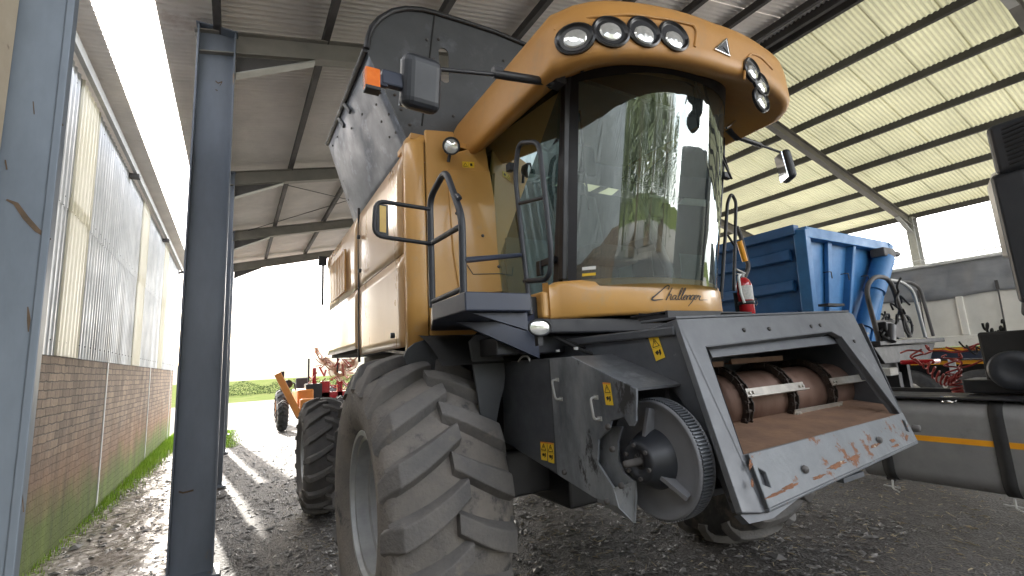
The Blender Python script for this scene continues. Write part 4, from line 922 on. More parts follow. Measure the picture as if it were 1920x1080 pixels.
# ---- grey drive shield
SU = -1.05
def SP(x, y, u=SU): return PM(x, y, 0, u)
mb = MB(); mb.prism([SP(940, 679), SP(1029, 673), SP(1045, 890), SP(945, 828)], (.02, 0, 0)); sh = bld(mb, 'drive_guard', 'machine_grey', bevel=.004)
mb = MB(); wo_ = [(1030, 673), (1071, 669), (1193, 729), (1192, 790), (1187, 799), (1180, 800), (1170, 783), (1146, 789), (1142, 806), (1122, 824), (1120, 868), (1128, 880), (1150, 915), (1160, 952), (1115, 934), (1045, 890)]
mb.prism([SP(*p, SU-.012) for p in wo_], (.012, 0, 0)); wsd = bld(mb, 'worn_guard', 'worn_grey', bevel=.003)
mb = MB(); mb.prism([SP(*p, SU+.04) for p in ((1120, 800), (1166, 800), (1158, 830), (1160, 868), (1170, 888), (1190, 903), (1192, 930), (1189, 981), (1120, 940))], (.01, 0, 0)); mb.build('inner_plate', 'worn_grey', wsd)
mb = MB(); mb.prism([SP(1189, 903, SU+.04), SP(1189, 981, SU+.04), SP(1160, 952, SU-.012), SP(1150, 915, SU-.012)], (.004, 0, 0)); mb.build('inner_plate', 'worn_grey', wsd)
mb = MB()
a, b, c_, d = SP(1028, 672), SP(1071, 668), SP(1193, 728), None
inn = V3((.28, 0, 0)); n1, n2, n3, n0 = a+inn, b+inn, c_+inn, SP(945, 678)+inn
mb.add([SP(945, 678), a, a+inn, n0, b, b+inn, c_, c_+inn], [(0, 1, 2, 3), (1, 4, 5, 2), (4, 6, 7, 5)]); bld(mb, 'guard_top', 'pale_grey', solid=.012)
mb = MB()
for (x0, y0, x1, y1) in ((1045, 712, 1052, 748), (1118, 745, 1125, 785)):
    p, q = SP(x0, y0, SU-.012), SP(x1, y1, SU-.012); o = V3((-.035, 0, 0)); mb.tube([p, p+o, q+o, q], .006, 6, bend=.02); mb.box(p, (.006, .03, .02)); mb.box(q, (.006, .03, .02))
mb.build('pull_handle', 'steel_light', wsd)
mb = MB()
for p in ((1150, 842), (1167, 910), (1142, 800), (1140, 940), (1060, 885)): mb.lathe([(-.014, 0), (-.014, .012), (0, .013)], SP(*p, SU-.012), 'x', 10)
mb.build('bolt', 'steel_dark', wsd)
sticker([SP(*p) for p in ((1014, 828), (1026, 829), (1027, 864), (1016, 862))], (-1, 0, 0), sh, True)
sticker([SP(*p) for p in ((1027, 829), (1039, 831), (1040, 869), (1029, 866))], (-1, 0, 0), sh, True)
sticker([SP(*p, SU-.012) for p in ((1131, 717), (1145, 718), (1151, 760), (1137, 759))], (-1, 0, 0), wsd, True)
mb = MB()
for p in ((980, 674), (1046, 660), (1080, 656)): mb.lathe([(0, .012), (.014, .012), (.014, 0)], PM(*p, 2, 1.765), 'z', 10)
mb.tube([SP(972, 678), SP(978, 668), SP(990, 668), SP(994, 678)], .006, 6, bend=.03)
mb.build('lifting_eye', 'steel_light', sh)

# ---- big toothed pulley
pc = (PM(1160, 862, 0, -.93)+PM(1325, 872, 0, -.93))/2; pc.z = (PM(1215, 746, 0, -.93).z+PM(1245, 982, 0, -.93).z)/2; pr = .247; pc.y += .03
mb = MB(); X0 = -.93
mb.lathe([(X0+.01, .02), (X0+.01, .13), (X0+.014, .2), (X0+.006, .222), (X0-.002, .236), (X0-.002, pr-.004), (X0+.01, pr)], (0, pc.y, pc.z), n=96); 
mb.lathe([(X0+.072, pr-.002), (X0+.078, pr+.005), (X0+.082, pr+.003), (X0+.082, .02)], (0, pc.y, pc.z), n=96)
for k in range(3):
    a = R(95+120*k); d = V3((0, math.cos(a), math.sin(a))); p0 = V3((X0-.02, pc.y, pc.z))+d*.09; p1 = V3((X0+.01, pc.y, pc.z))+d*.21; mb.beam(p0, p1, .018, .06, (1, 0, 0))
pl_ = bld(mb, 'drive_pulley', 'pulley_grey')
mb = MB(); nt_ = 110
for i in range(nt_):
    a = 2*math.pi*i/nt_; d = V3((0, math.cos(a), math.sin(a))); t_ = V3((0, -math.sin(a), math.cos(a))); c_ = V3((X0+.041, pc.y, pc.z))+d*(pr-.004)
    mb.add([c_+V3((sx*.030, 0, 0))+t_*st*.0042*(1 if k2 == 0 else .7)+d*(k2*.010) for sx in (-1, 1) for st in (-1, 1) for k2 in (0, 1)], [(0, 1, 3, 2), (4, 6, 7, 5), (0, 4, 5, 1), (2, 3, 7, 6), (1, 5, 7, 3)])
mb.lathe([(X0+.008, pr-.006), (X0+.074, pr-.006)], (0, pc.y, pc.z), n=96)
mb.build('tooth_ring', 'machine_grey', pl_)
mb = MB(); mb.lathe([(X0+.02, .13), (X0-.02, .115), (X0-.075, .085), (X0-.085, .08), (X0-.085, .05), (X0-.075, .045), (X0-.075, 0)], (0, pc.y, pc.z), n=48); hub = mb.build('pulley_hub', 'plastic_dark', pl_)
mb = MB()
for k in range(6):
    a = R(60*k+20); mb.lathe([(X0-.096, 0), (X0-.096, .009), (X0-.08, .009)], (0, pc.y+.068*math.cos(a), pc.z+.068*math.sin(a)), n=6, smooth=False)
mb.lathe([(X0-.12, 0), (X0-.16, .0), (X0-.16, .014), (X0-.075, .016), (X0-.075, .035), (X0-.07, .04)], (0, pc.y, pc.z), n=20)
mb.build('hub_bolt', 'steel_dark', pl_)

# ---- feeder face frame
NF = V3((0, 1, -.4)).normalized(); KF = -2.46/math.sqrt(1.16)
def FP(x, y, d=0): return PN(x, y, NF, KF+d)
outer = [FP(1268, 598), FP(1592, 585), FP(1600, 590), FP(1717, 828), FP(1712, 836), FP(1432, 962), FP(1392, 962)]
inner = [FP(1324, 651), FP(1560, 622), FP(1578, 632), FP(1687, 776), FP(1394, 852)]
mb = MB(); mb.plate(outer, [inner], NF*.03); ff = bld(mb, 'feeder_frame', 'pale_grey', bevel=.004)
sp_ = [FP(1268, 598), FP(1271, 598), FP(1395, 962), FP(1376, 962)]
# left cheek: a deep side plate standing behind the face
ck = MB(); cu = outer[0].x
def CK(x, y): return PM(x, y, 0, cu)
ckp = [outer[0], PM(1199, 624, 0, cu), PM(1247, 713, 0, cu), PM(1313, 802, 0, cu), PM(1340, 880, 0, cu), PM(1372, 962, 0, cu), V3((cu, outer[6].y, outer[6].z))]
ck.prism(ckp, (.016, 0, 0)); cko = ck.build('cheek_plate', 'machine_grey', ff, bevel=.004)
sticker([PM(*p, 0, cu) for p in ((1217, 634), (1234, 629), (1248, 670), (1231, 677))], (-1, 0, 0), cko)
mb = MB()
for p in ((1256, 622), (1213, 631)): mb.lathe([(-.003, 0), (-.003, .012), (0, .012)], PM(*p, 0, cu), 'x', 14)
mb.build('bolt_hole', 'ink', ff)
# top beam: box section standing 6 cm behind
mb = MB(); mb.prism([outer[0], outer[1], outer[1]+V3((0, .22, .0)), outer[0]+V3((0, .22, 0))], (0, 0, .012)); mb.build('top_beam', 'machine_grey', ff, bevel=.003)
mb = MB()
for (x, y) in ((1395, 619), (1442, 617), (1521, 612), (1538, 610), (1602, 640)): mb.lathe([(-.003, 0), (-.003, .011), (.004, .011)], FP(x, y, -.002), 'y', 14)
mb.build('bolt_hole', 'ink', ff)
# inner return lips of the opening
mb = MB()
lip = NF*.12
mb.prism([inner[2], inner[3], inner[3]+NF*.04, inner[2]+NF*.04], (0, 0, .006))
for a, b in ((0, 1), (4, 0)): mb.prism([inner[a], inner[b], inner[b]+lip, inner[a]+lip], (0, 0, .006))
mb.build('opening_lip', 'machine_grey', ff)
mb = MB(); mb.beam(FP(1330, 662, .05), FP(1575, 636, .05), .05, .012, NF); mb.build('opening_lip', 'pale_grey', ff)
# lower rusty bar standing proud of the face
mb = MB(); lb = [FP(1400, 856), FP(1678, 780), FP(1706, 828), FP(1433, 948)]
slot_ = [FP(1414, 880), FP(1428, 888), FP(1438, 916), FP(1422, 910)]
slot2 = [FP(1684, 789), FP(1690, 792), FP(1698, 812), FP(1692, 810)]
lbo = [FP(1396, 853), FP(1686, 776), FP(1714, 829), FP(1434, 956)]
mb.plate([p-NF*.02 for p in lbo], [[p-NF*.02 for p in slot_], [p-NF*.02 for p in slot2]], NF*.02)
mb.prism([lbo[0]-NF*.02, lbo[1]-NF*.02, lbo[1], lbo[0]], (0, 0, -.012)); mb.prism([lbo[3]-NF*.02, lbo[2]-NF*.02, lbo[2], lbo[3]], (0, 0, -.012)); mb.prism([lbo[0]-NF*.02, lbo[3]-NF*.02, lbo[3], lbo[0]], (.012, 0, 0)); mb.prism([lbo[1]-NF*.02, lbo[2]-NF*.02, lbo[2], lbo[1]], (-.012, 0, 0))
lbar = mb.build('lower_bar', 'rust_edge', ff, bevel=.004)
mb = MB(); random.seed(3)
for (x, y, w_, h_, an) in ((1570, 872, 26, 8, -.4), (1602, 858, 20, 7, -.4), (1480, 912, 24, 7, -.42), (1640, 835, 14, 5, -.4), (1407, 872, 5, 14, 0), (1455, 926, 30, 5, -.42), (1535, 894, 18, 5, -.42), (1680, 835, 14, 4, -.4), (1700, 820, 5, 9, 0), (1674, 826, 8, 5, 0), (1410, 906, 4, 12, 0)):
    k = 30; pts = []; ph = random.random()*9
    for i in range(k):
        a = 2*math.pi*i/k; rr = .78+.5*noise.noise(Vector((2.2*math.cos(a)+ph, 2.2*math.sin(a), ph)))+random.uniform(-.12, .12); dx, dy = w_*rr*math.cos(a)*.8, h_*rr*math.sin(a)*.8; pts.append(FP(x+dx*math.cos(an)-dy*math.sin(an), y+dx*math.sin(an)+dy*math.cos(an), -.0205))
    mb.prism(pts, NF*-.0012)
mb.build('bare_rust', 'chipped', lbar)
mb = MB()
for p in ((1508, 880), (1647, 825)): mb.lathe([(-.012, 0), (-.012, .014), (.0, .018)], FP(*p, -.022), 'y', 8)
mb.lathe([(-.015, 0), (-.015, .014), (0, .016)], PM(1374, 935, 0, cu), 'x', 6); mb.lathe([(-.03, 0), (-.03, .018), (0, .02)], FP(1712, 803, 0), 'y', 10)
mb.build('bolt', 'steel_dark', ff)
mb = MB(); mb.prism([FP(1388, 965, .02), FP(1440, 962, .02), FP(1500, 932, .02), FP(1450, 972, .02), FP(1405, 982, .02)], NF*.03); mb.box(FP(1590, 893, .02), (.18, .05, .02)); mb.build('skid', 'machine_grey', ff)
# tunnel: rusty floor and side walls, drum with chains and slats
fl = [inner[4]+NF*.01, inner[3]+NF*.01]
mb = MB(); mb.prism([fl[0], fl[1], V3((.88, -1.15, fl[1].z+.10)), V3((.88, fl[1].y+.1, fl[1].z+.02)), V3((fl[0].x, -1.15, fl[0].z+.10))], (0, 0, -.012)); mb.build('feeder_floor', 'rust', ff)
mb = MB(); mb.prism([V3((cu+.03, -1.85, 1.2)), V3((cu+.03, -1.72, 1.84)), V3((cu+.03, -1.0, 1.84)), V3((cu+.03, -1.0, 1.2))], (.008, 0, 0)); mb.span((cu, -1.02, 1.1), (.90, -1.0, 1.84)); mb.span((cu, -1.6, 1.795), (.90, -1.0, 1.80)); ur = .90; mb.prism([V3((ur, -1.85, 1.25)), V3((ur, -1.72, 1.84)), V3((ur, -1.0, 1.84)), V3((ur, -1.0, 1.25))], (.008, 0, 0)); mb.build('feeder_side_wall', 'machine_grey', ff)
dv = -1.46
dl, dr = PM(1362, 752, 1, dv-.12), PM(1622, 712, 1, dv-.12); zd = (dl.z+dr.z)/2-.03; dc = V3((0, dv, zd-.0)); rd = .156
u0, u1 = dl.x-.01, dr.x+.02
mb = MB(); mb.lathe([(u0, 0), (u0, rd), (u1, rd), (u1, 0)], dc, n=48); drum = bld(mb, 'feed_drum', 'rust_drum')
rch = rd+.028
for x in (1389, 1476, 1551, 1618):
    u = PM(x, 740, 1, dv-.15).x; mb = MB(); n_ = 26
    for i in range(n_):
        a = 2*math.pi*i/n_+.05; d = V3((0, math.cos(a), math.sin(a))); t_ = V3((0, -math.sin(a), math.cos(a))); c_ = dc+d*rch; c_.x = u
        for s_ in (-1, 1): mb.beam(c_+V3((s_*(.022 if i % 2 else .015), 0, 0))-t_*.025, c_+V3((s_*(.022 if i % 2 else .015), 0, 0))+t_*.025, .007, .032, d)
        mb.tube([c_+t_*.02-V3((.03, 0, 0)), c_+t_*.02+V3((.03, 0, 0))], .009, 6)
    mb.lathe([(u-.006, rd-.01), (u-.006, rd+.012), (u+.006, rd+.012), (u+.006, rd-.01)], dc, n=32)
    mb.build('drive_chain', 'chain', drum)
def slat(x0, x1, ang, m='slat'):
    ua, ub = PM(x0, 740, 1, dv-.15).x, PM(x1, 730, 1, dv-.15).x; a = R(ang); d = V3((0, math.cos(a), math.sin(a))); t_ = V3((0, -math.sin(a), math.cos(a))); c_ = dc+d*(rch+.022)
    mb = MB(); mb.beam(V3((ua, c_.y, c_.z)), V3((ub, c_.y, c_.z)), .046, .006, d); mb.beam(V3((ua, c_.y, c_.z))+t_*.02+d*.012, V3((ub, c_.y, c_.z))+t_*.02+d*.012, .005, .026, d)
    for u in (ua+.02, ua+.05, ub-.05, ub-.02): p = V3((u, c_.y, c_.z))+d*.004; mb.tube([p, p+d*.008], .009, 6)
    mb.build('feed_slat', m, drum)
slat(1384, 1492, 163); slat(1546, 1624, 163); slat(1470, 1560, 203); slat(1340, 1392, 100, 'rust'); slat(1418, 1515, 92, 'rust'); slat(1384, 1430, 235, 'rust')
mb = MB(); mb.beam(V3((u0-.1, dv+.0, zd)), V3((u1+.1, dv+.0, zd)), .05, .05); mb.build('drum_shaft', 'chain', drum)
mb = MB(); ga, gb = PM(1247, 598, 1, -1.58), PM(1345, 584, 1, -1.58); mb.span((ga.x, -1.60, ga.z), (gb.x, -1.585, gb.z)); mb.span((ga.x, -1.58, gb.z-.008), (gb.x+.3, -1.35, gb.z))
for i in range(5): mb.beam((ga.x+.01+.1*i, -1.58, ga.z), (ga.x+.01+.1*i, -1.4, gb.z-.01), .006, .04)
mb.build('step_grating', 'black_paint', ff)
mb = MB(); mb.box(FP(1560, 578, .05)+V3((0, 0, .02)), (.2, .06, .015)); mb.build('latch_plate', 'black_paint', ff)

# ================================================================== FIRE EXTINGUISHER (hangs on the combine's right rail)
q = MO+MR@PM(1397, 552, 1, -.75)
fe = thing('fire_extinguisher', 'red fire extinguisher with white label hanging beside the cab', 'fire extinguisher', q, -MA)
mb = MB(); mb.lathe([(-.19, 0), (-.19, .05), (-.17, .062), (.08, .062), (.12, .05), (.145, .025), (.15, 0)], (0, 0, 0), 'z', 28); mb.build('cylinder', 'red', fe)
mb = MB(); mb.lathe([(-.05, .0632), (.07, .0632)], (0, 0, 0), 'z', 14, a0=R(190), a1=R(320)); mb.build('paper_label', 'label_paper', fe)
mb = MB(); mb.lathe([(.15, .014), (.18, .016), (.185, 0)], (0, 0, 0), 'z', 12); mb.box((-.02, 0, .20), (.12, .018, .012), Matrix.Rotation(R(15), 3, 'Y')); mb.box((-.03, 0, .175), (.1, .018, .01)); mb.build('valve_handle', 'steel_light', fe)
mb = MB(); mb.tube([(-.03, 0, .17), (-.075, -.01, .15), (-.085, -.02, 0), (-.07, -.03, -.08)], .011, 8, bend=.03); mb.build('hose', 'white', fe)
mb = MB(); mb.lathe([(-.09, .064), (-.09, .067), (-.06, .067), (-.06, .064)], (0, 0, 0), 'z', 28); mb.tube([(.06, -.02, -.075), (.1, -.03, -.04), (.11, -.03, -.08), (.08, -.03, -.1)], .005, 6); mb.box((0, .07, -.1), (.06, .04, .25)); mb.build('bracket', 'black_paint', fe)

# ================================================================== BLUE TIPPER TRAILER
TY = 3.3
tp_ = thing('tipper_trailer', 'blue steel tipper trailer body with hydraulic ram, parked behind the combine feeder', 'trailer', (8.2, 6, 0))
def TB(mb, name, m, par=None, **k):
    o = mb.build(name, m, par or tp_, **k)
    if par is None: o.location = -tp_.location
    return o
xl, xr, zt_, zb_ = 6.75, 9.45, 3.34, 1.55; rake = .35; tb_in = .55
def FB(a, b, d=0):                                     # point on the front wall: a across, b up
    z = zb_+(zt_-zb_)*b; x0 = xl+tb_in*(1-b); x1 = xr-tb_in*(1-b)
    return V3((x0+(x1-x0)*a, TY+rake*(1-b)-d, z))
mb = MB(); mb.prism([FB(0, 0), FB(1, 0), FB(1, 1), FB(0, 1)], (0, .05, 0)); fw = TB(mb, 'front_wall', 'blue_lit', bevel=.004)
mb = MB(); mb.beam(FB(0, .97, .05), FB(1, .97, .05), .14, .16, (0, 0, 1)); mb.beam(FB(0, .0, .05), FB(1, .0, .05), .12, .14); mb.beam(FB(.0, 0, .05), FB(.0, 1, .05), .14, .16, (0, 1, 0)); mb.beam(FB(.55, 0, .04), FB(.55, .95, .04), .09, .12, (0, 1, 0)); mb.beam(FB(1, 0, .05), FB(1, 1, .05), .14, .16, (0, 1, 0)); mb.beam(FB(.28, 0, .04), FB(.28, .95, .04), .12, .06, (0, 1, 0)); mb.build('wall_rib', 'blue_lit', fw, bevel=.01)
mb = MB()
for a in (.2, .42, .7): p = FB(a, .68, .06); mb.tube([p, p+V3((0, -.05, 0)), p+V3((.12, -.05, .01)), p+V3((.12, -.05, -.09))], .008, 6)
mb.build('hook', 'black_paint', fw)
mb = MB(); mb.prism([(xl+tb_in, TY+rake, zb_), (xl, TY, zt_), (xl, TY+7, zt_), (xl+tb_in, TY+7, zb_)], (.05, 0, 0)); sw = TB(mb, 'side_wall', 'blue_shaded')
mb = MB()
for k in range(4):
    b = .1+.24*k; x = xl+tb_in*(1-b); mb.beam((x-.03, TY+rake*(1-b)+.1, zb_+(zt_-zb_)*b), (x-.03, TY+7, zb_+(zt_-zb_)*b), .10, .16, V3((tb_in*.6, 0, 1.8)).normalized())
mb.build('side_corrugation', 'blue_shaded', sw, bevel=.02)
mb = MB(); mb.beam((xl-.02, TY, zt_), (xl-.02, TY+7, zt_), .14, .14); mb.build('top_rail', 'blue_shaded', sw, bevel=.01)
mb = MB(); mb.prism([(xr-tb_in, TY+rake, zb_), (xr, TY, zt_), (xr, TY+7, zt_), (xr-tb_in, TY+7, zb_)], (.05, 0, 0)); mb.prism([(xl+tb_in, TY+.4, zb_), (xr-tb_in, TY+.4, zb_), (xr-tb_in, TY+7, zb_), (xl+tb_in, TY+7, zb_)], (0, 0, .05)); TB(mb, 'side_wall', 'blue_shaded')
mb = MB(); mb.prism([(xl+tb_in, TY+7, zb_), (xr-tb_in, TY+7, zb_), (xr, TY+7, zt_), (xl, TY+7, zt_)], (0, .05, 0)); TB(mb, 'tail_gate', 'blue_shaded')
ct, cbm = PW(1657, 484, 1, TY-.12), PW(1612, 640, 1, TY+.1); dd = (cbm-ct)
mb = MB(); mb.tube([ct, ct+dd*.42], .15, 20); mb.tube([ct+dd*.40, ct+dd*.85], .125, 20); mb.tube([ct+dd*.84, cbm], .10, 20); ram = TB(mb, 'hydraulic_ram', 'blue_lit')
mb = MB(); mb.box(ct+V3((.0, 0, .08)), (.42, .2, .14)); mb.tube([ct+V3((-.15, -.05, .1)), ct+V3((.4, -.05, .08))], .05, 10); mb.build('ram_head', 'steel_dark', ram, bevel=.02)
mb = MB(); mb.span((7.5, TY-.2, 1.0), (7.62, TY+7.4, 1.25)); mb.span((8.58, TY-.2, 1.0), (8.7, TY+7.4, 1.25)); mb.span((7.3, TY-.1, 1.25), (8.9, TY+.5, 1.4)); TB(mb, 'chassis', 'black_paint', bevel=.01)
mb = MB(); mb.box((7.38, TY-.25, 1.42), (.22, .06, .10)); TB(mb, 'marker', 'reflector_orange')
for yy in (TY+4.5, TY+5.8):
    for xx in (6.95, 9.2):
        e = bpy.data.objects.new('wheel', None); C.objects.link(e); e.parent = tp_; e.location = V3((xx, yy, .52))-tp_.location
        mb = MB(); mb.lathe([(-.13, .30), (-.15, .36), (-.15, .44), (-.13, .50), (-.1, .52), (.1, .52), (.13, .5), (.15, .44), (.15, .36), (.13, .30)], n=40); mb.build('tyre', 'rubber', e)
        mb = MB(); mb.lathe([(-.13, .30), (-.11, .27), (-.02, .25), (-.02, .12), (-.1, .1), (-.1, 0)], n=32); mb.build('rim', 'white', e)
# hoops and hoses of the catwalk in front of the tipper body
cw = thing('catwalk_frame', 'grey tubular hoop rails on a catwalk with black hoses before the blue tipper', 'hand rail', (7.6, 2.6, 0))
def CB(mb, name, m, **k): o = mb.build(name, m, cw, **k); o.location = -cw.location; return o
hy = 2.75
def hoop(pts, r, y): return [PW(x, yy, 1, y) for x, yy in pts]
mb = MB(); mb.tube(hoop(((1648, 640), (1622, 540), (1640, 517), (1668, 522), (1706, 632)), 0, hy), .03, 10, bend=.18); CB(mb, 'hoop_rail', 'steel_dark')
mb = MB(); mb.tube(hoop(((1735, 632), (1712, 545), (1690, 528), (1668, 525)), 0, hy+.1), .024, 10, bend=.15); CB(mb, 'hoop_rail', 'steel_light')
mb = MB(); mb.tube(hoop(((1750, 630), (1725, 540), (1705, 528), (1680, 530)), 0, hy+.35), .026, 10, bend=.15); CB(mb, 'hoop_rail', 'steel_dark')
mb = MB(); mb.prism([PW(x, y, 1, hy-.02) for x, y in ((1640, 600), (1690, 600), (1698, 632), (1650, 636))], (0, .02, 0)); CB(mb, 'hoop_plate', 'steel_dark')
mb = MB(); a, b = PW(1636, 640, 1, hy), PW(1752, 632, 1, hy); mb.span((a.x-.05, hy-.1, a.z-.06), (b.x+.05, hy+.7, a.z)); mb.prism([(a.x, hy, a.z-.07), (b.x, hy, a.z-.07), (b.x-.3, hy, a.z-.3), (a.x+.25, hy, a.z-.3)], (0, .5, 0)); CB(mb, 'catwalk_deck', 'black_paint', bevel=.01)
random.seed(11)
mb = MB()
for k in range(16):
    p = PW(random.uniform(1648, 1700), random.uniform(570, 625), 1, hy+random.uniform(-.1, .15)); pts = [p]
    for j in range(4): p = p+V3((random.uniform(-.18, .2), random.uniform(-.06, .06), random.uniform(-.14, .12))); pts.append(p)
    mb.tube(pts, .014, 6, bend=.1)
c_ = PW(1702, 610, 1, hy); mb.tube([c_+V3((.14*math.cos(t), 0, .14*math.sin(t))) for t in [6.28*i/20 for i in range(20)]], .016, 6, closed=True); CB(mb, 'hose_bundle', 'black_rough')
mb = MB(); mb.box(PW(1660, 618, 1, hy-.05), (.2, .12, .2)); mb.tube([PW(1668, 610, 1, hy-.1), PW(1668, 640, 1, hy-.1)], .07, 12); CB(mb, 'valve_block', 'black_paint', bevel=.02)
mb = MB(); mb.span((a.x+.1, hy+.05, 0), (a.x+.2, hy+.15, a.z-.07)); mb.span((b.x-.3, hy+.3, 0), (b.x-.2, hy+.4, a.z-.07)); CB(mb, 'support_leg', 'black_paint')

# ================================================================== WHITE TARPAULIN TRAILER
WT = 11.6
wt = thing('grain_trailer', 'long white sided trailer with dark tarpaulin and orange stripe, farthest right under the roof', 'trailer', (12.8, 5, 0))
def WB(mb, name, m, par=None, **k):
    o = mb.build(name, m, par or wt, **k)
    if par is None: o.location = -wt.location
    return o
y0_, y1_ = 1.2, 9.0; za, zb2, zc2, zd2 = 1.55, 1.78, 2.47, 3.14
mb = MB(); mb.span((WT, y0_, za), (WT+2.5, y1_, zc2+.1)); bx = WB(mb, 'side_panels', 'cream', bevel=.01)
mb = MB(); y = y0_
while y < y1_: mb.span((WT-.05, y-.05, za+.2), (WT-.001, y+.05, zc2)); y += .92
mb.span((WT-.04, y0_, za), (WT-.001, y1_, za+.2)); mb.build('side_post', 'cream', bx, bevel=.012)
mb = MB(); rows = []
for j in range(9):
    t = j/8; rows.append([V3((WT-.03+.06*t-.03*math.sin(i*.9)*math.sin(t*3)-.015*math.sin(i*2.3+t*4), y0_+(y1_-y0_)*i/80, zc2+(zd2-zc2)*t+(-.03*math.sin(i*.35) if j == 0 else 0))) for i in range(81)])
rows.append([V3((WT+1.2, y0_+(y1_-y0_)*i/80, zd2+.18)) for i in range(81)]); rows.append([V3((WT+2.45, y0_+(y1_-y0_)*i/80, zd2)) for i in range(81)])
mb.grid(rows, True); WB(mb, 'tarpaulin', 'tarp', solid=.01)
mb = MB(); mb.tube([(WT-.03, y0_, zd2), (WT-.03, y1_, zd2)], .035, 10); mb.tube([(WT-.02, y0_, zd2+.12), (WT-.02, y1_, zd2+.12)], .015, 6); WB(mb, 'tarp_rail', 'white')
for yy in (2.5, 3.6, 5.2):
    mb = MB(); mb.tube([(WT-.05, yy, 2.62), (WT-.06, yy+.02, 1.7)], .012, 6); mb.box((WT-.06, yy, 2.6), (.03, .04, .16)); WB(mb, 'tarp_strap', 'steel_dark')
mb = MB(); mb.span((WT+.02, y0_, 1.33), (WT+.12, y1_, 1.54)); ch = WB(mb, 'chassis', 'navy')
mb = MB(); mb.span((WT+.0, y0_, 1.47), (WT+.018, y1_, 1.53)); mb.span((WT+.1, 2.2, 1.22), (WT+.118, 4.0, 1.29)); mb.build('reflective_stripe', 'reflector_orange', ch)
mb = MB(); mb.box((WT+.06, 3.35, 1.2), (.07, .09, .5)); mb.build('landing_leg', 'galv', ch)
mb = MB(); mb.span((WT+.5, y0_, 1.0), (WT+.65, y1_, 1.3)); mb.span((WT+1.8, y0_, 1.0), (WT+1.95, y1_, 1.3)); mb.build('frame_rail', 'black_paint', ch)
for yy in (2.98, 4.12, 5.4):
    for xx in (WT+.15, WT+2.3):
        e = bpy.data.objects.new('wheel', None); C.objects.link(e); e.parent = wt; e.location = V3((xx, yy, .56))-wt.location
        mb = MB(); mb.lathe([(-.13, .33), (-.16, .38), (-.16, .48), (-.13, .54), (-.1, .56), (.1, .56), (.13, .54), (.15, .44), (.13, .33)], n=48); mb.build('tyre', 'rubber', e)
        mb = MB(); mb.lathe([(-.14, .33), (-.12, .30), (-.03, .27), (-.03, .14), (-.1, .12), (-.1, 0)], n=32); mb.build('rim', 'white', e)

# ================================================================== TRUCK TRACTOR (only its flank is in view)
tx = 5.05
tr = thing('truck_tractor', 'truck with silver fuel tank, orange stripe and tall black air intake at right edge', 'truck', (6.3, .5, 0))
def TK(mb, name, m, par=None, **k):
    o = mb.build(name, m, par or tr, **k)
    if par is None: o.location = -tr.location
    return o
ty0, ty1 = .15, 2.22; tz0, tz1 = .50, 1.20
def tprof():                                            # rounded D section tank
    pts = []; r = .12
    for cx, cz, a0 in ((tx+.6-r, tz1-r, 0), (tx+r, tz1-r, 90), (tx+r, tz0+r, 180), (tx+.6-r, tz0+r, 270)):
        for i in range(7): a = R(a0+90*i/6); pts.append((cx+r*math.cos(a), cz+r*math.sin(a)))
    return pts
pf_ = tprof(); pf_.append(pf_[0])
mb = MB(); mb.grid([[V3((x, y, z)) for x, z in pf_] for y in (ty0, ty0+.02, (ty0+ty1)/2, ty1-.02, ty1)], True); mb.add([V3((x, ty1, z)) for x, z in pf_[:-1]], [tuple(range(28))]); mb.add([V3((x, ty0, z)) for x, z in pf_[:-1]], [tuple(range(28))]); ft = TK(mb, 'fuel_tank', 'tank_alu')
mb = MB(); mb.span((tx-.003, ty0+.05, .87), (tx-.0005, 2.0, .915)); mb.build('reflective_stripe', 'reflector_orange', ft)
for y in (1.26, 2.02):
    mb = MB(); k = .010
    ax_ = [V3((tx-k+(0 if abs(x-tx) < .1 else 0)+(x-tx)*1.0, y, z+(k if z > .85 else -k))) for x, z in pf_ if x < tx+.35]
    ax_.sort(key=lambda p: math.atan2(p.z-.85, p.x-(tx+.4)) % (2*math.pi))
    mb.grid([[p+V3((0, s_*.042, 0)) for p in ax_] for s_ in (-1, 1)], True); o = TK(mb, 'tank_strap', 'black_rough', solid=.006)
    mb = MB(); mb.tube([(tx+.02, y, .5), (tx-.02, y-.01, .44), (tx-.04, y-.06, .42)], .008, 6); mb.tube([(tx-.01, y-.06, .45), (tx-.01, y+.06, .45)], .008, 6); mb.build('strap_bolt', 'steel_light', o)
c_ = PW(1765, 762, 2, 1.2); mb = MB(); mb.lathe([(1.19, .05), (1.235, .05), (1.24, .03), (1.24, 0)], (tx+.09, 1.55, 0), 'z', 20); mb.build('filler_cap', 'chrome', ft)
mb = MB(); mb.span((tx+.62, -2, .92), (tx+.70, 2.6, 1.18)); mb.span((tx+1.6, -2, .92), (tx+1.68, 2.6, 1.18)); mb.span((tx+.02, .2, 1.215), (tx+.5, 2.9, 1.235)); mb.span((tx+.3, 1.0, 1.25), (tx+.65, 1.5, 1.36)); mb.span((tx+.45, 2.3, .8), (tx+2.0, 2.55, 1.1)); TK(mb, 'chassis_rail', 'black_paint', bevel=.01)
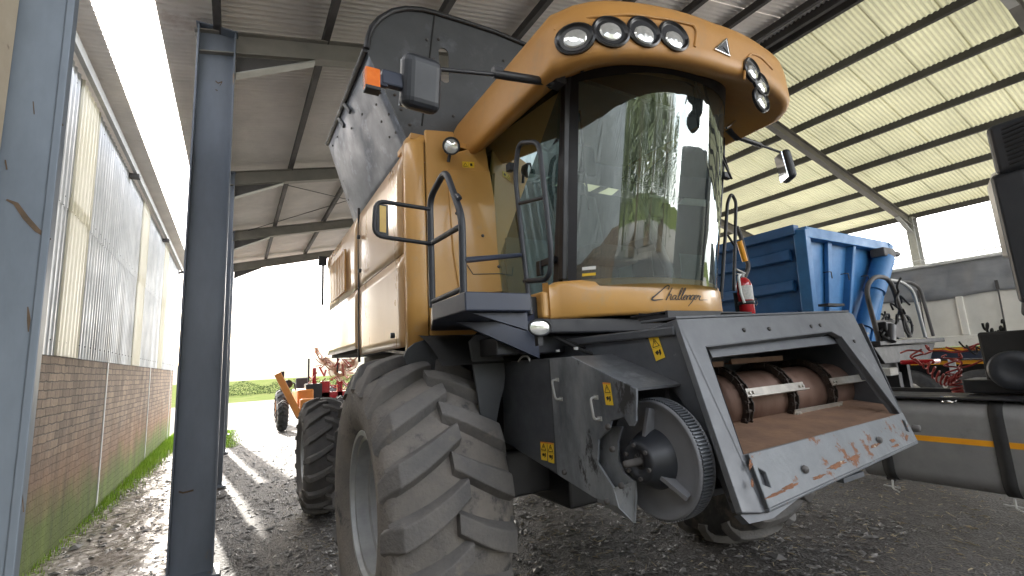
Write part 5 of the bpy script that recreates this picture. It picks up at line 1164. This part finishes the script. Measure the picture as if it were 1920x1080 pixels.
# intake stack, bellows, round cap
mb = MB(); a, b = PW(1890, 600, 0, tx+.25), PW(1868, 330, 0, tx+.25)
mb.beam((tx+.3, .93, 1.95), (tx+.3, .93, 3.0), .28, .22, (0, 1, 0)); mb.prism([(tx+.16, .82, 2.0), (tx+.44, .82, 2.0), (tx+.38, .86, 1.85), (tx+.22, .86, 1.85)], (0, .2, 0)); st_ = TK(mb, 'air_intake', 'plastic_dark', bevel=.04, seg=4)
mb = MB(); mb.span((tx+.14, .62, 2.98), (tx+.55, 1.0, 3.40)); hd = mb.build('intake_head', 'plastic_dark', st_, bevel=.05, seg=4)
mb = MB()
for k in range(9): mb.beam((tx+.09, .68, 3.06+.036*k), (tx+.09, .90, 3.03+.036*k), .02, .014)
for k in range(9): mb.beam((tx+.14, .65, 3.06+.036*k), (tx+.52, .65, 3.06+.036*k), .02, .014)
mb.build('louvre', 'black_rough', st_)
mb = MB(); pr_ = []
for k in range(17): pr_.append((1.62+.0145*k, .09 if k % 2 else .072))
mb.lathe(pr_, (tx+.3, .93, 0), 'z', 28); mb.lathe([(1.4, .07), (1.61, .07)], (tx+.3, .93, 0), 'z', 20); TK(mb, 'bellows', 'black_rough')
mb = MB(); dc_ = PW(1902, 695, 0, tx+.2); disc(mb, dc_, (-1, -.1, 0), [(-.2, .001, 1), (-.2, .15, 1), (0, .155, 1), (.015, .14, 1), (.02, .08, 1), (.01, .06, 1), (.01, .001, 1)], 32); TK(mb, 'air_filter_cap', 'plastic_dark')
wc_ = PW(1912, 420, 0, tx+.25)
mb = MB(); mb.lathe([(2.35, .0), (2.35, .16), (2.95, .16), (3.05, .12), (3.08, 0)], (wc_.x+.15, wc_.y, 0), 'z', 28); TK(mb, 'white_canister', 'white')
mb = MB(); mb.span((tx+.3, -1.8, 1.3), (tx+2.4, .45, 3.6)); TK(mb, 'cab', 'white', bevel=.08, seg=3)
mb = MB(); mb.span((tx+.32, .95, 1.3), (tx+.9, 1.35, 1.75)); TK(mb, 'battery_box', 'black_rough', bevel=.02)
def coil(p, q, r, turns, th, n=14):
    p, q = V3(p), V3(q); d = (q-p).normalized(); x = d.cross(V3((0, 0, 1))).normalized(); y = d.cross(x); N_ = turns*n
    return [p+(q-p)*(i/N_)+x*r*math.cos(6.283*i/n)+y*r*math.sin(6.283*i/n)+V3((0, 0, -.12*math.sin(math.pi*i/N_))) for i in range(N_+1)]
mb = MB(); mb.tube(coil(PW(1778, 665, 0, tx+.9), PW(1802, 735, 0, tx+.9), .05, 9, 0), .008, 6); TK(mb, 'air_hose', 'red_old')
mb = MB(); mb.tube(coil(PW(1735, 680, 0, tx+.9), PW(1800, 700, 0, tx+.9), .05, 9, 0), .008, 6); TK(mb, 'air_hose', 'red_old')
mb = MB(); mb.tube(coil(PW(1845, 606, 0, tx+.7), PW(1882, 606, 0, tx+.7), .045, 6, 0), .009, 6); mb.tube(coil(PW(1800, 640, 0, tx+.9), PW(1850, 628, 0, tx+.9), .03, 3, 0), .008, 6); TK(mb, 'air_hose', 'black_rough')
random.seed(5); mb = MB()
for k in range(9):
    p = PW(random.uniform(1720, 1850), random.uniform(650, 690), 0, tx+1.0); pts = [p]
    for j in range(4): p = p+V3((random.uniform(-.05, .05), random.uniform(-.12, .12), random.uniform(-.08, .08))); pts.append(p)
    mb.tube(pts, .009, 6, bend=.06)
TK(mb, 'cable', 'red_old')
mb = MB(); mb.box(PW(1725, 678, 0, tx+1.3), (.2, .3, .05)); TK(mb, 'toolbox', 'red', bevel=.02)
mb = MB(); mb.box(PW(1660, 697, 0, tx+.9), (.2, .16, .08)); TK(mb, 'mounting_plate', 'steel_light', bevel=.01)
for yy in (3.4,):
    pass
for yy in (-1.2,):
    for xx in (tx+.2, tx+2.1):
        e = bpy.data.objects.new('wheel', None); C.objects.link(e); e.parent = tr; e.location = V3((xx, yy, .52))-tr.location
        mb = MB(); mb.lathe([(-.13, .30), (-.15, .44), (-.1, .52), (.1, .52), (.15, .44), (.13, .30)], n=32); mb.build('tyre', 'rubber', e)

# ================================================================== ORANGE LOADER TRACTOR in the yard
lo = thing('old_tractor', 'small faded orange tractor standing in the sunny yard beyond the rear wheel', 'tractor', (1.95, 16.6, 0))
def LB(mb, name, m, par=None, **k):
    o = mb.build(name, m, par or lo, **k)
    if par is None: o.location = -lo.location
    return o
for xx, lab in ((1.36, 'outer'), (3.1, 'inner')):
    e = bpy.data.objects.new('wheel', None); C.objects.link(e); e.parent = lo; e.location = V3((xx, 16.6, .47))-lo.location
    tyre_mesh(.48, .30, .22, 14, .03, .05).build('tyre', 'rubber', e); rim_mesh(.22, .30, -.03).build('rim', 'orange_machine', e)
for xx in (1.5, 3.2):
    e = bpy.data.objects.new('wheel', None); C.objects.link(e); e.parent = lo; e.location = V3((xx, 18.6, .62))-lo.location
    tyre_mesh(.63, .38, .32, 14, .03, .05).build('tyre', 'rubber', e); rim_mesh(.32, .38, -.03).build('rim', 'orange_machine', e)
a, b = PW(520, 700, 1, 16.3), PW(562, 782, 1, 16.3)
mb = MB(); mb.beam(a, b, .10, .2, (1, 0, .6)); mb.beam(b, b+V3((.5, 0, .0)), .1, .08); LB(mb, 'loader_arm', 'orange_machine', bevel=.02)
mb = MB(); mb.beam((2.05, 16.7, .95), (2.05, 18.2, .95), .5, .55); mb.box((2.05, 16.4, .75), (.42, .3, .4)); LB(mb, 'hood', 'orange_machine', bevel=.06, seg=3)
mb = MB(); mb.box((2.2, 18.5, 1.0), (.7, .9, .4)); mb.box((2.2, 18.9, 1.35), (.45, .12, .5)); LB(mb, 'operator_seat', 'seat', bevel=.05)
mb = MB(); p = PW(528, 735, 1, 17.4); mb.tube([p, p+V3((0, 0, .45))], .05); mb.box(p+V3((0, 0, .52)), (.14, .1, .3)); p2 = PW(540, 720, 1, 17.4); disc(mb, p2, (0, -1, 0), [(-.05, .001, 1), (-.05, .14, 1), (.03, .14, 1), (.03, .001, 1)]); mb.tube([p2, p2+V3((0, 0, -.5))], .04); mb.tube([p2, p2+V3((.2, 0, .05)), p2+V3((.25, 0, -.4))], .025, bend=.1); LB(mb, 'exhaust_and_filter', 'black_paint')
mb = MB(); p = PW(578, 740, 1, 17); mb.tube([p, p+V3((0, 0, 1.2))], .03); mb.box(p+V3((.15, 0, .1)), (.5, .4, .5)); LB(mb, 'steering_post', 'black_paint')

# ================================================================== RED HAY RAKE with tan finger discs
hr = thing('hay_rake', 'folded red hay rake with tan spiked discs standing behind the orange tractor', 'hay rake', (3.4, 17.6, 0))
def HB(mb, name, m, par=None, **k):
    o = mb.build(name, m, par or hr, **k)
    if par is None: o.location = -hr.location
    return o
for (x, y, ax, r_) in ((600, 668, (.75, -.6, .5), .40), (637, 698, (.1, -.75, .6), .44), (618, 684, (.6, -.6, .6), .30), (655, 684, (-.3, -.7, .7), .32)):
    c_ = PW(x, y, 1, 17.0); ax = V3(ax).normalized(); mb = MB(); disc(mb, c_, ax, [(-.01, r_*.15, 1), (0, r_*.45, 1), (.012, r_*.45, 1), (.012, r_*.15, 1)], 28)
    x_ = ax.cross(V3((0, 0, 1))).normalized(); y_ = ax.cross(x_)
    mb.tube([c_+(x_*math.cos(6.283*i/36)+y_*math.sin(6.283*i/36))*r_*.8 for i in range(36)], .014, 6, closed=True)
    for i in range(40): a = 6.283*i/40; d = x_*math.cos(a)+y_*math.sin(a); mb.tube([c_+d*r_*.4, c_+d*r_+ax*.05], .010, 4)
    HB(mb, 'rake_disc', 'rake_disc')
random.seed(2); mb = MB()
for k in range(60):
    p = PW(random.uniform(590, 668), random.uniform(672, 745), 1, 17.0+random.uniform(-.2, .4)); q = p+V3((random.uniform(-.3, .3), random.uniform(-.2, .2), random.uniform(-.4, .35))); mb.beam(p, q, random.choice((.02, .04, .06)), .03)
HB(mb, 'folding_frame', 'red_old')
mb = MB()
for (x0, x1, y0, y1) in ((602, 618, 715, 748), (632, 642, 715, 750), (600, 660, 736, 744), (586, 592, 690, 750)):
    a, b = PW(x0, y0, 1, 17), PW(x1, y1, 1, 17); mb.span((a.x, 16.95, b.z), (b.x, 17.1, a.z))
HB(mb, 'tool_bar', 'red', bevel=.01)
mb = MB(); p = PW(633, 660, 1, 17); mb.tube([p, p+V3((0, 0, -1.0))], .03); mb.box(p+V3((-.06, 0, 0)), (.2, .06, .06)); p = PW(590, 700, 1, 17.2); mb.tube([p, p+V3((.02, 0, -1.3))], .03); a = PW(660, 665, 1, 17.2); mb.box(a, (.5, .2, .2)); HB(mb, 'lamp_post', 'black_paint')
mb = MB(); mb.span((2.9, 17.1, .3), (4.2, 17.3, .5)); mb.span((3.4, 16.9, .0), (3.5, 17.5, .4)); HB(mb, 'stand', 'black_paint')

# ================================================================== TREES
def willow(x, y, h, r, lab, n=260, seed=1):
    n = int(n*.55)
    random.seed(seed); t = thing('willow_tree', lab, 'tree', (x, y, 0), group='willows across the yard')
    mb = MB(); pts = [V3((0, 0, 0)), V3((.1, 0, h*.2)), V3((-.1, .1, h*.45))]; mb.tube(pts, [.4, .32, .24], 10)
    for k in range(9):
        a = k*.7; e = V3((math.cos(a)*r*.55, math.sin(a)*r*.55, h*random.uniform(.75, .95))); mb.tube([pts[1].lerp(pts[2], k/9), V3((e.x*.5, e.y*.5, h*.65)), e], [.14, .09, .03], 6)
    mb.build('trunk', 'bark', t)
    mb = MB()
    for k in range(n):
        a = random.random()*6.283; rr = r*math.sqrt(random.random()); top = h*(1-.35*(rr/r)**2)*random.uniform(.85, 1.0); ln = random.uniform(.35, .8)*h*.8; c_ = V3((rr*math.cos(a), rr*math.sin(a), 0)); z = top
        sway = V3((random.uniform(-.04, .04), random.uniform(-.04, .04), 0))
        while z > top-ln and z > .8:
            for _ in range(3):
                b = random.random()*6.283; d = V3((math.cos(b), math.sin(b), -1.6))*random.uniform(.12, .24); s_ = V3((-math.sin(b), math.cos(b), 0))*.028; p = c_+V3((random.uniform(-.1, .1), random.uniform(-.1, .1), z)); mb.add([p-s_, p+s_, p+d+s_*.3, p+d-s_*.3], [(0, 1, 2, 3)])
            z -= .16; c_ += sway
    mb.build('crown', 'leaf', t)
willow(-7.0, -14.5, 9, 4.2, 'tall weeping willow across the yard, mirrored in the left of the windscreen', seed=1)
willow(.5, -15.5, 10, 4.6, 'broadest weeping willow across the yard, mirrored in the middle of the windscreen', 320, seed=2)
willow(5.5, -19, 11, 4.6, 'weeping willow second from the right across the yard, mirrored in the cab glass', 300, seed=5)
willow(-3.6, -19, 11, 4.4, 'weeping willow second from the left across the yard, mirrored in the windscreen', 300, seed=6)
willow(10.5, -17, 9, 4.2, 'weeping willow farthest right across the yard, mirrored in the cab glass', seed=3)
def bushrow():
    random.seed(9); mb = MB()
    for k in range(6500):
        x = random.uniform(-2, 14); y = 58+random.gauss(0, 2.5)+x*.3; h = 1.1*random.random()*(1+.6*noise.noise(Vector((x*.5, 0, 0)))); b = random.random()*6.28; d = V3((math.cos(b), math.sin(b), random.uniform(-.3, .8)))*.12; s_ = V3((-math.sin(b), math.cos(b), .2))*.06; p = V3((x, y, h-.1)); mb.add([p-s_, p+s_, p+d], [(0, 1, 2)])
    tag(mb.build('shrubs', 'leaf_far'), 'low dark green scrub in the bright field beyond the yard', 'shrubs', kind='stuff')
bushrow()

# ================================================================== repeated small parts: one object each
bpy.context.view_layer.update()
SPLIT = ('bolt', 'haunch', 'haunch_flange', 'platform_bracket', 'bare_rust', 'wall_rib', 'side_post', 'side_corrugation', 'hook', 'reflective_stripe',
         'chassis_rail', 'door_screw', 'bolt_hole', 'opening_lip', 'feeder_side_wall', 'support_leg', 'frame_rail', 'pull_handle', 'tool_bar', 'skid',
         'bracing_rod', 'air_hose', 'hinge_bracket', 'paint_scuff', 'lamp_surround', 'eave_bracket', 'cheek_plate', 'tarp_rail', 'valve_block')
for o in list(bpy.data.objects):
    if o.type != 'MESH' or o.name.split('.')[0] not in SPLIT or not o.parent: continue
    me = o.data; n = len(me.vertices); par = list(range(n))
    def find(a):
        while par[a] != a: par[a] = par[par[a]]; a = par[a]
        return a
    for e in me.edges:
        a, b = find(e.vertices[0]), find(e.vertices[1])
        if a != b: par[a] = b
    groups = {}
    for p in me.polygons: groups.setdefault(find(p.vertices[0]), []).append(p)
    # ibeam-like or touching pieces whose boxes overlap belong together
    boxes = []
    for g, ps in groups.items():
        vs = {v for p in ps for v in p.vertices}; co = [me.vertices[v].co for v in vs]
        boxes.append([[min(c[k] for c in co)-.001 for k in range(3)], [max(c[k] for c in co)+.001 for k in range(3)], list(ps)])
    merged = True
    while merged:
        merged = False
        for i in range(len(boxes)):
            for j in range(i+1, len(boxes)):
                A, B = boxes[i], boxes[j]
                if all(A[0][k] <= B[1][k] and B[0][k] <= A[1][k] for k in range(3)):
                    A[0] = [min(A[0][k], B[0][k]) for k in range(3)]; A[1] = [max(A[1][k], B[1][k]) for k in range(3)]; A[2] += B[2]; boxes.pop(j); merged = True; break
            if merged: break
    if len(boxes) < 2 or len(boxes) > 90: continue
    if o.children: continue
    for i, (_, _, ps) in enumerate(boxes):
        idx = {}; vs = []; fs = []; sm = []
        for p in ps:
            f = []
            for v in p.vertices:
                if v not in idx: idx[v] = len(vs); vs.append(me.vertices[v].co.copy())
                f.append(idx[v])
            fs.append(f); sm.append(p.use_smooth)
        m2 = bpy.data.meshes.new(o.name.split('.')[0]); m2.from_pydata(vs, [], fs); m2.polygons.foreach_set('use_smooth', sm); m2.materials.append(me.materials[0]); m2.update()
        c = o.copy(); c.data = m2; C.objects.link(c)
    bpy.data.objects.remove(o)
